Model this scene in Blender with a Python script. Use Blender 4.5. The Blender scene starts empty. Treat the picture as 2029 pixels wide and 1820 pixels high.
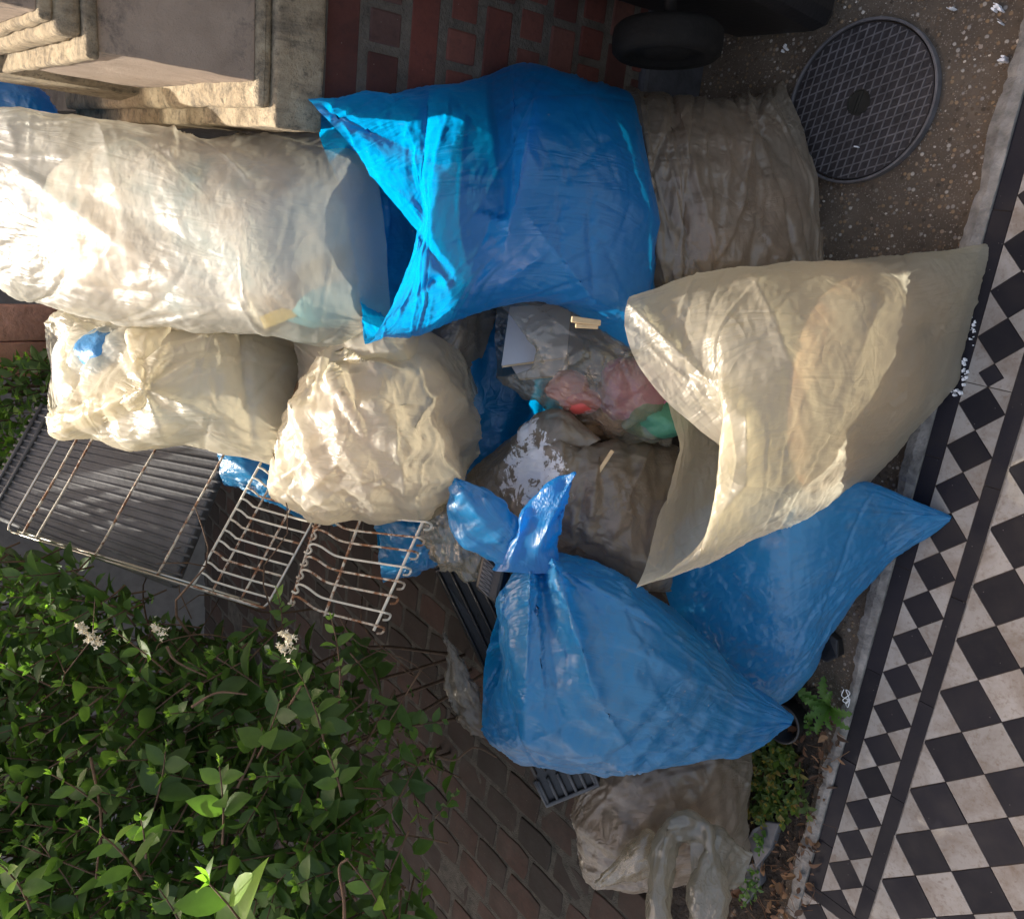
import bpy, bmesh, math, random
import numpy as np
from mathutils import Vector, Matrix
R_ = math.radians
random.seed(7); rng = np.random.default_rng(11)
sc = bpy.context.scene
# ------------------------------------------------------------------ camera
CAM = np.array([-0.450, -0.602, 1.522])
FW = np.array([0.7110, 0.2973, -0.6372]); FW /= np.linalg.norm(FW)
RT = np.array([-0.6365, -0.1131, -0.7630]); RT -= FW*(RT@FW); RT /= np.linalg.norm(RT)
DN = np.cross(FW, RT)
FP, CX, CY = 1635.3, 1014.5, 910.0
cd = bpy.data.cameras.new('camera'); cam = bpy.data.objects.new('camera', cd); sc.collection.objects.link(cam)
cd.sensor_width = 36; cd.lens = 36*FP/2029; cd.clip_start = 0.02; cd.clip_end = 500
cam.matrix_world = Matrix(((RT[0], -DN[0], -FW[0], CAM[0]), (RT[1], -DN[1], -FW[1], CAM[1]), (RT[2], -DN[2], -FW[2], CAM[2]), (0, 0, 0, 1)))
sc.camera = cam
# ------------------------------------------------------------------ light
SUN_AZ, SUN_EL = 68.0, 52.0          # azimuth from +Y towards +X
sd = np.array([math.cos(R_(SUN_EL))*math.sin(R_(SUN_AZ)), math.cos(R_(SUN_EL))*math.cos(R_(SUN_AZ)), math.sin(R_(SUN_EL))])
w = bpy.data.worlds.new('World'); sc.world = w; w.use_nodes = True
nt = w.node_tree; sky = nt.nodes.new('ShaderNodeTexSky'); sky.sky_type = 'NISHITA'; sky.sun_disc = False
sky.sun_elevation = R_(SUN_EL); sky.sun_rotation = R_(SUN_AZ); sky.air_density = 1.0; sky.dust_density = 5.0; sky.ozone_density = 0.3
bg = nt.nodes['Background']; bg.inputs['Strength'].default_value = 0.15
tint = nt.nodes.new('ShaderNodeMix'); tint.data_type = 'RGBA'; tint.blend_type = 'MULTIPLY'; tint.inputs[0].default_value = 1; tint.inputs[7].default_value = (1.0, .87, .74, 1)
nt.links.new(sky.outputs[0], tint.inputs[6]); nt.links.new(tint.outputs[2], bg.inputs[0])
ld = bpy.data.lights.new('sun', 'SUN'); ld.energy = 3.3; ld.angle = R_(0.6); ld.color = (1.0, 0.94, 0.83)
lo = bpy.data.objects.new('sun', ld); sc.collection.objects.link(lo)
lo.rotation_euler = Vector(-sd).to_track_quat('-Z', 'Y').to_euler()
sc.view_settings.view_transform = 'Standard'; sc.view_settings.look = 'None'; sc.view_settings.gamma = 1; sc.view_settings.exposure = 1.76
try:
    sc.cycles.use_denoising = True; sc.cycles.max_bounces = 10; sc.cycles.transparent_max_bounces = 24
    sc.cycles.transmission_bounces = 8; sc.cycles.diffuse_bounces = 6; sc.cycles.sample_clamp_indirect = 6
except Exception: pass
# ------------------------------------------------------------------ helpers
def at(x, y, d=None, z=None, X=None, Y=None):
    """world point seen at photo position (x, y) at view depth d, or on the plane Z=z / X=X / Y=Y"""
    r = FW + RT*(x-CX)/FP + DN*(y-CY)/FP
    if z is not None: d = (z-CAM[2])/r[2]
    if X is not None: d = (X-CAM[0])/r[0]
    if Y is not None: d = (Y-CAM[1])/r[1]
    return CAM + r*d
def topx(P):
    q = P-CAM; d = q@FW
    return np.stack([(q@RT)/d*FP+CX, (q@DN)/d*FP+CY], -1)
def props(o, label=None, cat=None, group=None, kind=None):
    if label: o['label'] = label
    if cat: o['category'] = cat
    if group: o['group'] = group
    if kind: o['kind'] = kind
    return o
def thing(name, label, cat, loc=(0, 0, 0), group=None):
    o = bpy.data.objects.new(name, None); o.empty_display_size = .05; sc.collection.objects.link(o); o.location = Vector([float(a) for a in loc])
    return props(o, label, cat, group)
def mesh_obj(name, V, F, mat, parent=None, smooth=False, uv=None, mats=None, midx=None, attr=None):
    me = bpy.data.meshes.new(name); V = np.asarray(V, float)
    off = np.array(parent_world(parent))
    me.from_pydata([tuple(v) for v in (V-off)], [], F); me.update()
    o = bpy.data.objects.new(name, me); sc.collection.objects.link(o)
    for m in (mats or [mat]): me.materials.append(m)
    if midx is not None: me.polygons.foreach_set('material_index', np.asarray(midx, dtype=np.int32))
    if smooth: me.polygons.foreach_set('use_smooth', [True]*len(me.polygons))
    if uv is not None:
        l = me.uv_layers.new(name='UVMap'); vi = np.empty(len(me.loops), dtype=np.int32); me.loops.foreach_get('vertex_index', vi)
        l.data.foreach_set('uv', np.asarray(uv, float)[vi].ravel())
    if attr is not None:
        a = me.attributes.new('rnd', 'FLOAT', 'FACE'); a.data.foreach_set('value', np.asarray(attr, float))
    if parent: o.parent = parent
    return o
def parent_world(p):
    v = Vector((0, 0, 0))
    while p is not None: v = v + p.location; p = p.parent
    return v
class MB:
    def __init__(s): s.V = []; s.F = []; s.A = []; s.M = []
    def add(s, V, F, a=0., m=0):
        n = len(s.V); s.V += [tuple(map(float, v)) for v in V]; s.F += [tuple(i+n for i in f) for f in F]; s.A += [a]*len(F); s.M += [m]*len(F)
    def box(s, lo, hi, a=0., m=0):
        x0, y0, z0 = lo; x1, y1, z1 = hi
        s.add([(x0,y0,z0),(x1,y0,z0),(x1,y1,z0),(x0,y1,z0),(x0,y0,z1),(x1,y0,z1),(x1,y1,z1),(x0,y1,z1)],
              [(0,3,2,1),(4,5,6,7),(0,1,5,4),(1,2,6,5),(2,3,7,6),(3,0,4,7)], a, m)
    def obox(s, c, ax, ay, az, a=0., m=0):
        c, ax, ay, az = map(np.asarray, (c, ax, ay, az))
        P = [c+i*ax+j*ay+k*az for k in (-1, 1) for (i, j) in ((-1,-1),(1,-1),(1,1),(-1,1))]
        s.add(P, [(0,3,2,1),(4,5,6,7),(0,1,5,4),(1,2,6,5),(2,3,7,6),(3,0,4,7)], a, m)
    def tube(s, pts, r, n=8, a=0., m=0, cap=True):
        pts = np.asarray(pts, float); N = len(pts); rr = np.broadcast_to(np.asarray(r, float), (N,))
        T = np.gradient(pts, axis=0); T /= np.linalg.norm(T, axis=1)[:, None]+1e-12
        up = np.array([0.3, 0.2, 1.]); V = []
        u = np.cross(T[0], up); u /= np.linalg.norm(u)
        for i in range(N):
            u = u-T[i]*(u@T[i]); u /= np.linalg.norm(u)+1e-12; v = np.cross(T[i], u)
            for k in range(n):
                t = 2*math.pi*k/n; V.append(pts[i]+rr[i]*(math.cos(t)*u+math.sin(t)*v))
        F = [(i*n+k, i*n+(k+1) % n, (i+1)*n+(k+1) % n, (i+1)*n+k) for i in range(N-1) for k in range(n)]
        if cap: F += [tuple(range(n-1, -1, -1)), tuple((N-1)*n+k for k in range(n))]
        s.add(V, F, a, m)
    def build(s, name, mat, parent=None, smooth=False, mats=None, bevel=0):
        o = mesh_obj(name, s.V, s.F, mat, parent, smooth, mats=mats, midx=s.M if mats else None, attr=s.A)
        if bevel:
            b = o.modifiers.new('bevel', 'BEVEL'); b.width = bevel; b.segments = 2; b.limit_method = 'ANGLE'
        return o
def cr(pts, n):
    """Catmull-Rom through pts -> n samples"""
    P = np.asarray(pts, float); k = len(P); t = np.linspace(0, k-1, n); i = np.clip(t.astype(int), 0, k-2); f = (t-i)[:, None]
    g = lambda j: P[np.clip(j, 0, k-1)]
    p0 = np.where((i == 0)[:, None], 2*P[0]-P[1], g(i-1)); p3 = np.where((i+2 > k-1)[:, None], 2*P[-1]-P[-2], g(i+2)); p1 = g(i); p2 = g(i+1)
    return .5*((2*p1)+(-p0+p2)*f+(2*p0-5*p1+4*p2-p3)*f**2+(-p0+3*p1-3*p2+p3)*f**3)
# ------------------------------------------------------------------ materials
class NM:
    def __init__(s, name):
        s.m = bpy.data.materials.new(name); s.m.use_nodes = True; s.t = s.m.node_tree; s.t.nodes.clear()
        s.out = s.n('ShaderNodeOutputMaterial')
    def n(s, t, **k):
        o = s.t.nodes.new(t)
        for a, b in k.items():
            if hasattr(o, a): setattr(o, a, b)
        return o
    def set(s, node, **k):
        for a, b in k.items():
            i = node.inputs[a] if not a.startswith('i_') else node.inputs[int(a[2:])]
            if hasattr(b, 'is_output') or isinstance(b, bpy.types.NodeSocket): s.t.links.new(b, i)
            else: i.default_value = b
        return node
    def coord(s, which='Object', scale=(1, 1, 1), rot=(0, 0, 0)):
        tc = s.n('ShaderNodeTexCoord'); mp = s.n('ShaderNodeMapping'); s.t.links.new(tc.outputs[which], mp.inputs[0])
        mp.inputs['Scale'].default_value = scale; mp.inputs['Rotation'].default_value = rot; return mp.outputs[0]
    def noise(s, vec, scale, detail=4, rough=.55, dist=0.):
        o = s.n('ShaderNodeTexNoise'); s.t.links.new(vec, o.inputs['Vector'])
        o.inputs['Scale'].default_value = scale; o.inputs['Detail'].default_value = detail; o.inputs['Roughness'].default_value = rough; o.inputs['Distortion'].default_value = dist
        return o.outputs['Fac']
    def vor(s, vec, scale, feature='F1', out='Distance', rnd=1.):
        o = s.n('ShaderNodeTexVoronoi'); o.feature = feature; s.t.links.new(vec, o.inputs['Vector']); o.inputs['Scale'].default_value = scale
        o.inputs['Randomness'].default_value = rnd
        return o.outputs[out]
    def ramp(s, fac, stops, interp='LINEAR'):
        o = s.n('ShaderNodeValToRGB'); s.t.links.new(fac, o.inputs[0]); e = o.color_ramp.elements; o.color_ramp.interpolation = interp
        while len(e) < len(stops): e.new(.5)
        for i, (p, c) in enumerate(stops):
            e[i].position = p; e[i].color = (c, c, c, 1) if isinstance(c, (int, float)) else (*c, 1)
        return o.outputs[0]
    def mix(s, fac, a, b, mode='MIX'):
        o = s.n('ShaderNodeMix'); o.data_type = 'RGBA'; o.blend_type = mode
        for sock, v in ((o.inputs[0], fac), (o.inputs[6], a), (o.inputs[7], b)):
            if isinstance(v, bpy.types.NodeSocket): s.t.links.new(v, sock)
            elif isinstance(v, (int, float)): sock.default_value = v if sock == o.inputs[0] else (v, v, v, 1)
            else: sock.default_value = (*v, 1)
        return o.outputs[2]
    def math(s, op, a, b=0., c=0.):
        o = s.n('ShaderNodeMath'); o.operation = op
        for i, v in enumerate((a, b, c)):
            if isinstance(v, bpy.types.NodeSocket): s.t.links.new(v, o.inputs[i])
            else: o.inputs[i].default_value = v
        return o.outputs[0]
    def bump(s, h, strength=.3, dist=.01, prev=None):
        o = s.n('ShaderNodeBump'); s.t.links.new(h, o.inputs['Height']); o.inputs['Strength'].default_value = strength; o.inputs['Distance'].default_value = dist
        if prev is not None: s.t.links.new(prev, o.inputs['Normal'])
        return o.outputs[0]
    def attr(s, name):
        o = s.n('ShaderNodeAttribute'); o.attribute_name = name; return o.outputs['Fac']
    def principled(s, col, rough=.7, normal=None, metallic=0., spec=.5, **k):
        p = s.n('ShaderNodeBsdfPrincipled'); s.t.links.new(p.outputs[0], s.out.inputs[0])
        for nm, v in (('Base Color', col), ('Roughness', rough), ('Metallic', metallic), ('Specular IOR Level', spec), ('Normal', normal)):
            if v is None: continue
            if isinstance(v, bpy.types.NodeSocket): s.t.links.new(v, p.inputs[nm])
            else: p.inputs[nm].default_value = (*v, 1) if nm == 'Base Color' else v
        return p

def film(name, dif, trans, alpha=.85, tfac=.55, rough=.36, gloss=.5, dirt=None, dirt_amt=0., patches=None, bumpk=1., stretch=1., paint=None, speck=(.5, .48, .44)):
    """thin plastic film: diffuse + translucent + see-through share + gloss, with pulled creases"""
    n = NM(name); uv = n.coord('UV'); ob = n.coord('Object')
    uvs = n.coord('UV', scale=(34*stretch, 3.4, 1))
    pull = n.noise(uvs, 1.0, 3, .5, 1.6); pullr = n.math('SUBTRACT', 1., n.math('MULTIPLY', n.math('ABSOLUTE', n.math('SUBTRACT', pull, .5)), 6.))
    gate = n.ramp(n.noise(ob, 3.2, 2, .5), [(.42, .0), (.62, 1.)])
    c1 = n.noise(ob, 11, 2, .5, 1.2); c1 = n.math('SUBTRACT', 1., n.math('MULTIPLY', n.math('ABSOLUTE', n.math('SUBTRACT', c1, .5)), 5.))
    vd = n.vor(n.mix(.12, ob, n.n('ShaderNodeTexNoise').outputs['Color'], 'LINEAR_LIGHT'), 26, 'DISTANCE_TO_EDGE'); vd = n.math('MINIMUM', vd, .25)
    h = n.math('ADD', n.math('MULTIPLY', n.math('MULTIPLY', n.math('MAXIMUM', pullr, 0.), n.ramp(n.noise(ob, 4.5, 2), [(.42, .15), (.60, 1.)])), 1.1), n.math('MULTIPLY', n.math('MAXIMUM', c1, 0.), .8))
    h = n.math('ADD', h, n.math('MULTIPLY', n.math('MULTIPLY', vd, gate), -3.2))
    h = n.math('ADD', h, n.math('MULTIPLY', n.noise(ob, 120, 3, .6), .10))
    nor = n.bump(h, .42*bumpk, .006)
    col_d, col_t = dif, trans
    if patches:
        pn = n.noise(ob, patches[0], 3, .5, .6); st = patches[1]
        col_d = n.mix(patches[2], col_d, n.ramp(pn, st))
    if dirt:
        dn = n.noise(ob, 14, 6, .7); dr = n.ramp(dn, [(.5, 0.), (.75, 1.)])
        col_d = n.mix(n.math('MULTIPLY', dr, dirt_amt), col_d, dirt); col_t = n.mix(n.math('MULTIPLY', dr, dirt_amt), col_t, dirt)
    sp = n.vor(ob, 38, out='Distance'); sg = n.ramp(n.noise(ob, 6, 3), [(.5, 0.), (.62, 1.)]); sk = n.math('MULTIPLY', n.ramp(sp, [(.045, 1.), (.075, 0.)]), sg)
    scr = n.ramp(n.noise(n.coord('UV', scale=(60, 7, 1), rot=(0, 0, .5)), 1.6, 5, .75, 1.2), [(.66, 0.), (.72, 1.)]); scr = n.math('MULTIPLY', scr, n.ramp(n.noise(ob, 9, 4, .6), [(.5, 0.), (.65, .5)]))
    col_d = n.mix(n.math('MAXIMUM', n.math('MULTIPLY', sk, .7), scr), col_d, speck)
    pm = None
    for (c, r_) in paint or ():                                    # dried paint smeared on the film, centre and reach in metres
        g_ = n.n('ShaderNodeNewGeometry'); vs = n.n('ShaderNodeVectorMath'); vs.operation = 'DISTANCE'; n.t.links.new(g_.outputs['Position'], vs.inputs[0]); vs.inputs[1].default_value = tuple(map(float, c))
        f_ = n.math('SUBTRACT', n.math('ADD', n.math('MULTIPLY', n.noise(g_.outputs['Position'], 38, 5, .7, 1.), 1.5), n.math('MULTIPLY', vs.outputs['Value'], -.55/r_)), .38)
        f_ = n.ramp(f_, [(.0, 0.), (.03, 1.)]); pm = f_ if pm is None else n.math('MAXIMUM', pm, f_)
    if pm is not None: col_d = n.mix(pm, col_d, (.8, .8, .82))
    d = n.n('ShaderNodeBsdfDiffuse'); t = n.n('ShaderNodeBsdfTranslucent')
    for s_, c in ((d, col_d), (t, col_t)):
        if isinstance(c, bpy.types.NodeSocket): n.t.links.new(c, s_.inputs['Color'])
        else: s_.inputs['Color'].default_value = (*c, 1)
        n.t.links.new(nor, s_.inputs['Normal'])
    m1 = n.n('ShaderNodeMixShader'); m1.inputs[0].default_value = tfac; n.t.links.new(d.outputs[0], m1.inputs[1]); n.t.links.new(t.outputs[0], m1.inputs[2])
    g = n.n('ShaderNodeBsdfGlossy'); g.inputs['Roughness'].default_value = rough; g.inputs['Color'].default_value = (1, 1, 1, 1); n.t.links.new(nor, g.inputs['Normal'])
    fr = n.n('ShaderNodeLayerWeight'); fr.inputs['Blend'].default_value = .5; n.t.links.new(nor, fr.inputs['Normal'])
    gf = n.math('MULTIPLY_ADD', n.math('POWER', fr.outputs['Facing'], 3.2), gloss*.42, gloss*.07)
    tr = n.n('ShaderNodeBsdfTransparent'); tc = tuple(min(1, .4+.6*c/max(trans)) for c in trans); tr.inputs['Color'].default_value = (*tc, 1)
    m2 = n.n('ShaderNodeMixShader')
    aw = n.math('MULTIPLY_ADD', n.noise(ob, 7, 2), .16, alpha-.08)
    if pm is not None: aw = n.math('MAXIMUM', aw, pm)
    n.t.links.new(aw, m2.inputs[0]); n.t.links.new(tr.outputs[0], m2.inputs[1]); n.t.links.new(m1.outputs[0], m2.inputs[2])
    m3 = n.n('ShaderNodeMixShader'); n.t.links.new(gf, m3.inputs[0]); n.t.links.new(m2.outputs[0], m3.inputs[1]); n.t.links.new(g.outputs[0], m3.inputs[2])
    n.t.links.new(m3.outputs[0], n.out.inputs[0])
    return n.m
def simple(name, col, rough=.6, noise_scale=20, var=.25, bump=.2, bscale=60, metallic=0., spec=.5, bdist=.004):
    n = NM(name); ob = n.coord(); f = n.noise(ob, noise_scale, 5, .6)
    lo = tuple(c*(1-var) for c in col); hi = tuple(min(1, c*(1+var)) for c in col)
    c = n.ramp(f, [(.3, lo), (.7, hi)])
    n.principled(c, rough, n.bump(n.noise(ob, bscale, 4, .6), bump, bdist), metallic, spec); return n.m
# ------------------------------------------------------------------ film simulation
def relax(X, B, rest, iters, goal, bend, closed=True, gate=None):
    nv, nu = X.shape[:2]
    def pairs(dv, du):
        return dv, du
    links = []
    for (dv, du, k) in ((0, 1, 1.), (1, 0, 1.), (1, 1, .35), (1, -1, .35), (0, 2, bend), (2, 0, bend)):
        links.append((dv, du, k))
    def gath(A, dv, du):
        if closed: Bq = np.roll(A, -du, axis=1); a = A[:nv-dv]; b = Bq[dv:]; return a, b
        if du >= 0: return A[:nv-dv, :nu-du], A[dv:, du:]
        return A[:nv-dv, -du:], A[dv:, :nu+du]
    g_ = gate if gate is not None else np.ones(X.shape[:2])
    RL = [np.linalg.norm(gath(B, dv, du)[1]-gath(B, dv, du)[0], axis=2)*(1+(rest[0 if dv == 0 else (1 if du == 0 else 2)]-1)*gath(g_[..., None], dv, du)[0][..., 0]) for dv, du, k in links]
    for it in range(iters):
        acc = np.zeros_like(X)
        for (dv, du, k), rl in zip(links, RL):
            a, b = gath(X, dv, du); e = b-a; L = np.sqrt((e*e).sum(2))+1e-9
            c = e*((L-rl)/L*.5*k)[..., None]
            if closed:
                acc[:nv-dv] += c; t = np.zeros_like(X); t[dv:] = c; acc -= np.roll(t, du, axis=1)
            elif du >= 0: acc[:nv-dv, :nu-du] += c; acc[dv:, du:] -= c
            else: acc[:nv-dv, -du:] += c; acc[dv:, :nu+du] -= c
        X = X+acc*.42+(B-X)*goal
    return X
def resample(A, nv, nu, closed):
    a, b = A.shape[:2]
    tv = np.linspace(0, a-1, nv); iv = np.clip(tv.astype(int), 0, a-2); fv = (tv-iv)[:, None, None]
    def cub(p0, p1, p2, p3, f): return .5*((2*p1)+(-p0+p2)*f+(2*p0-5*p1+4*p2-p3)*f**2+(-p0+3*p1-3*p2+p3)*f**3)
    g = lambda i: A[np.clip(i, 0, a-1)]
    A = cub(g(iv-1), g(iv), g(iv+1), g(iv+2), fv)
    if closed: tu = np.arange(nu)*b/nu; iu = tu.astype(int); fu = (tu-iu)[None, :, None]; g = lambda i: A[:, i % b]
    else: tu = np.linspace(0, b-1, nu); iu = np.clip(tu.astype(int), 0, b-2); fu = (tu-iu)[None, :, None]; g = lambda i: A[:, np.clip(i, 0, b-1)]
    return cub(g(iu-1), g(iu), g(iu+1), g(iu+2), fu)
def ridges(B, crs, closed=True):
    """sharp creases: (x0,y0,x1,y1,width,amp) in photo positions, pushed towards the viewer (front side only)"""
    if not crs: return B
    P = topx(B.reshape(-1, 3)); d = (B.reshape(-1, 3)-CAM)@FW
    D = np.zeros(len(P)); 
    if closed: nu = B.shape[1]; fr = np.tile((np.sin(2*np.pi*np.arange(nu)/nu) < .15).astype(float), B.shape[0])
    else: fr = 1.
    for c in crs:
        a = np.array(c[:2], float); b = np.array(c[2:4], float); wd, amp = c[4:6]
        t = np.clip(((P-a)@(b-a))/((b-a)@(b-a)), 0, 1); q = a+t[:, None]*(b-a)+0.
        r = np.linalg.norm(P-q, axis=1); e_ = amp*np.exp(-(r/wd)**1.0)*(1-.75*t); D = np.where(np.abs(e_) > np.abs(D), e_, D)
    D *= fr
    V = B.reshape(-1, 3)-CAM; V = V/np.linalg.norm(V, axis=1)[:, None]
    return (B.reshape(-1, 3)-V*D[:, None]).reshape(B.shape)
def crumple(B, amp, freq, seed):
    r = np.random.default_rng(seed); P = B.reshape(-1, 3); out = np.zeros(len(P))
    for o in range(7):
        k = r.normal(size=3); k /= np.linalg.norm(k); f = freq*(1.0+.55*o); wq = r.normal(size=3)*freq*.35
        ph = P@k*f+r.uniform(0, 9)+.9*np.sin(P@wq+r.uniform(0, 6)); tri = np.abs((ph % 2)-1)*2-1
        gate = np.clip(.5+.9*np.sin(P@(r.normal(size=3)*freq*.6)+r.uniform(0, 6)), 0, 1)
        out += amp*tri*gate/(1+.55*o)
    return out.reshape(B.shape[:2])
def normals(B, closed):
    du = (np.roll(B, -1, 1)-np.roll(B, 1, 1)) if closed else np.gradient(B, axis=1)
    dv = np.gradient(B, axis=0); n = np.cross(du, dv); return n/(np.linalg.norm(n, axis=2)[..., None]+1e-9)
def folds(X, closed, n, ang, spread, amp, wd, ln, seed):
    """sharp film folds: random straight segments on the sheet, each a cusped ridge or groove"""
    nv, nu = X.shape[:2]; r = np.random.default_rng(seed+900)
    U = np.linalg.norm(np.diff(X, axis=1), axis=2).sum(1).mean(); Vl = np.linalg.norm(np.diff(X, axis=0), axis=2).sum(0).mean()
    gu, gv = np.meshgrid(np.arange(nu)/nu*U, np.arange(nv)/(nv-1)*Vl); H = np.zeros((nv, nu))
    for k in range(n):
        cu, cv = r.uniform(0, U), r.uniform(0, Vl); a = math.radians(ang+r.normal()*spread); L = ln*r.uniform(.3, 1.5); w_ = wd*r.uniform(.4, 1.6); A = amp*r.uniform(.25, 1.)*(1 if r.random() < .65 else -1)
        du = gu-cu
        if closed: du = (du+U/2) % U-U/2
        dv = gv-cv; s_ = du*math.sin(a)+dv*math.cos(a); t = du*math.cos(a)-dv*math.sin(a)+.12*L*np.sin(s_/L*2+r.uniform(0, 6))
        tap = np.clip(1-(np.abs(s_)/L)**2, 0, 1); wl = w_*(.35+.65*np.clip((s_/L+1)/2, 0, 1))
        H += A*tap*np.exp(-np.abs(t)/wl)*np.where(t > 0, 1, np.exp(-np.abs(t)/wl*.8))
    return X+normals(X, closed)*H[..., None]
def sheet(name, B, mat, parent=None, closed=True, st=(.018, .012, .015), goal=.012, bend=.3, iters=(120, 70, 40), seed=1, crs=None, crum=(.010, 9), noise=.004, close_end=False, fold=(140, 0, 40, .005, .005, .12)):
    """B: rest grid [nv,nu,3]; buckled by the film relaxation from coarse to fine, then linked as one mesh"""
    r = np.random.default_rng(seed); nv, nu = B.shape[:2]
    B = ridges(B, crs, closed)
    if crum: B = B+normals(B, closed)*crumple(B, crum[0], crum[1], seed)[..., None]
    lv = [(max(8, nv//9), max(12, nu//9)), (max(8, nv//4), max(12, nu//4)), (nv//2, nu//2), (nv, nu)]; X = None
    for L, (a, b) in enumerate(lv):
        Bl = resample(B, a, b, closed) if (a, b) != (nv, nu) else B
        N = normals(Bl, closed)*r.normal(size=(a, b, 1))*noise/(1+L)
        X = Bl+N if X is None else Bl+resample(X-Bp, a, b, closed)+N*.5
        s = (1.5, 1.4, 1.3, 1.25)[L]; G = np.zeros((a, b)); Pq = Bl.reshape(-1, 3); rg = np.random.default_rng(seed+50)
        for o in range(5): k = rg.normal(size=3)*(5+4*o); G += (np.sin(Pq@k+rg.uniform(0, 6))/(1+.5*o)).reshape(a, b)
        G = np.clip(.65+.75*G, .02, 2.0)
        X = relax(X, Bl, (1+st[0]*s, 1+st[1]*s, 1+st[2]*s), (iters[0],)[0] if L == 0 else iters[L-1], goal*(1, .7, .5, .35)[L], bend, closed, G); Bp = Bl
    if fold: X = folds(X, closed, *fold, seed)
    idx = np.arange(nv*nu).reshape(nv, nu); 
    if closed:
        j = np.roll(idx, -1, 1); F = np.stack([idx[:-1], j[:-1], j[1:], idx[1:]], -1).reshape(-1, 4)
    else: F = np.stack([idx[:-1, :-1], idx[:-1, 1:], idx[1:, 1:], idx[1:, :-1]], -1).reshape(-1, 4)
    U = np.cumsum(np.concatenate([np.zeros((nv, 1)), np.linalg.norm(np.diff(B, axis=1), axis=2)], 1), 1)
    U = np.broadcast_to(U.max(1).mean()*np.linspace(0, 1, nu)[None], (nv, nu)); Vv = np.broadcast_to(np.linspace(0, np.linalg.norm(np.diff(B, axis=0), axis=2).sum(0).mean(), nv)[:, None], (nv, nu))
    o = mesh_obj(name, X.reshape(-1, 3), F.tolist(), mat, parent, True, uv=np.stack([U, Vv], -1).reshape(-1, 2))
    return o
def loft(st, nv=120, nu=150, sup=.85):
    """st rows: lx,ly,dl, rx,ry,dr, tf,tb [,sfx,sfy,sbx,sby]: the two silhouette points of a section (photo position and
    depth), its bulge towards and away from the viewer (m) and the slide of the near / far side"""
    S = np.array([list(s)+[0]*(13-len(s)) for s in st], float); S = cr(S, nv)
    th = 2*np.pi*np.arange(nu)/nu; c, s = np.cos(th), np.sin(th)
    c = np.sign(c)*np.abs(c)**sup; s2 = np.sign(s)*np.abs(s)**sup; B = np.zeros((nv, nu, 3))
    for i, q in enumerate(S):
        f = (c+1)/2; x = q[0]+(q[3]-q[0])*f; y = q[1]+(q[4]-q[1])*f; d = q[2]+(q[5]-q[2])*f
        fr = np.clip(-s2, 0, 1); bk = np.clip(s2, 0, 1)
        wv = (1-np.abs(c))**.85; fs = wv*(s <= 0); bs = wv*(s > 0); x = x+fs*q[8]*(1+q[12]*c)+bs*q[10]; y = y+fs*q[9]+bs*q[11]; d = d-fr*max(q[6], .002)+bk*max(q[7], .002)
        r = FW[None]+RT[None]*((x-CX)/FP)[:, None]+DN[None]*((y-CY)/FP)[:, None]
        B[i] = CAM+r*d[:, None]
    return B
def contents(name, B, mat, parent, shrink=.9, nv=44, nu=60, lump=.02, seed=3, lo=0., hi=1.):
    n = B.shape[0]; Bc = B[int(lo*(n-1)):max(4, int(hi*(n-1)))+1]; Bc = resample(Bc, nv, nu, True)
    cen = Bc.mean(1, keepdims=True); X = cen+(Bc-cen)*shrink
    r = np.random.default_rng(seed); P = X.reshape(-1, 3); o = np.zeros(len(P))
    for k in range(14):
        q = P[r.integers(len(P))]; o += lump*r.uniform(-1, .35)*np.exp(-((P-q)**2).sum(1)/(2*r.uniform(.03, .09)**2))
    tp = np.sin(np.linspace(0, np.pi, nv))[:, None, None]**.35; X = cen+(X-cen)*tp
    X = X+normals(X, True)*0; X = X+(X-cen)/(np.linalg.norm(X-cen, axis=2)[..., None]+1e-6)*o.reshape(nv, nu)[..., None]
    idx = np.arange(nv*nu).reshape(nv, nu); j = np.roll(idx, -1, 1)
    F = np.stack([idx[:-1], j[:-1], j[1:], idx[1:]], -1).reshape(-1, 4).tolist()
    return mesh_obj(name, X.reshape(-1, 3), F, mat, parent, True)
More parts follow.
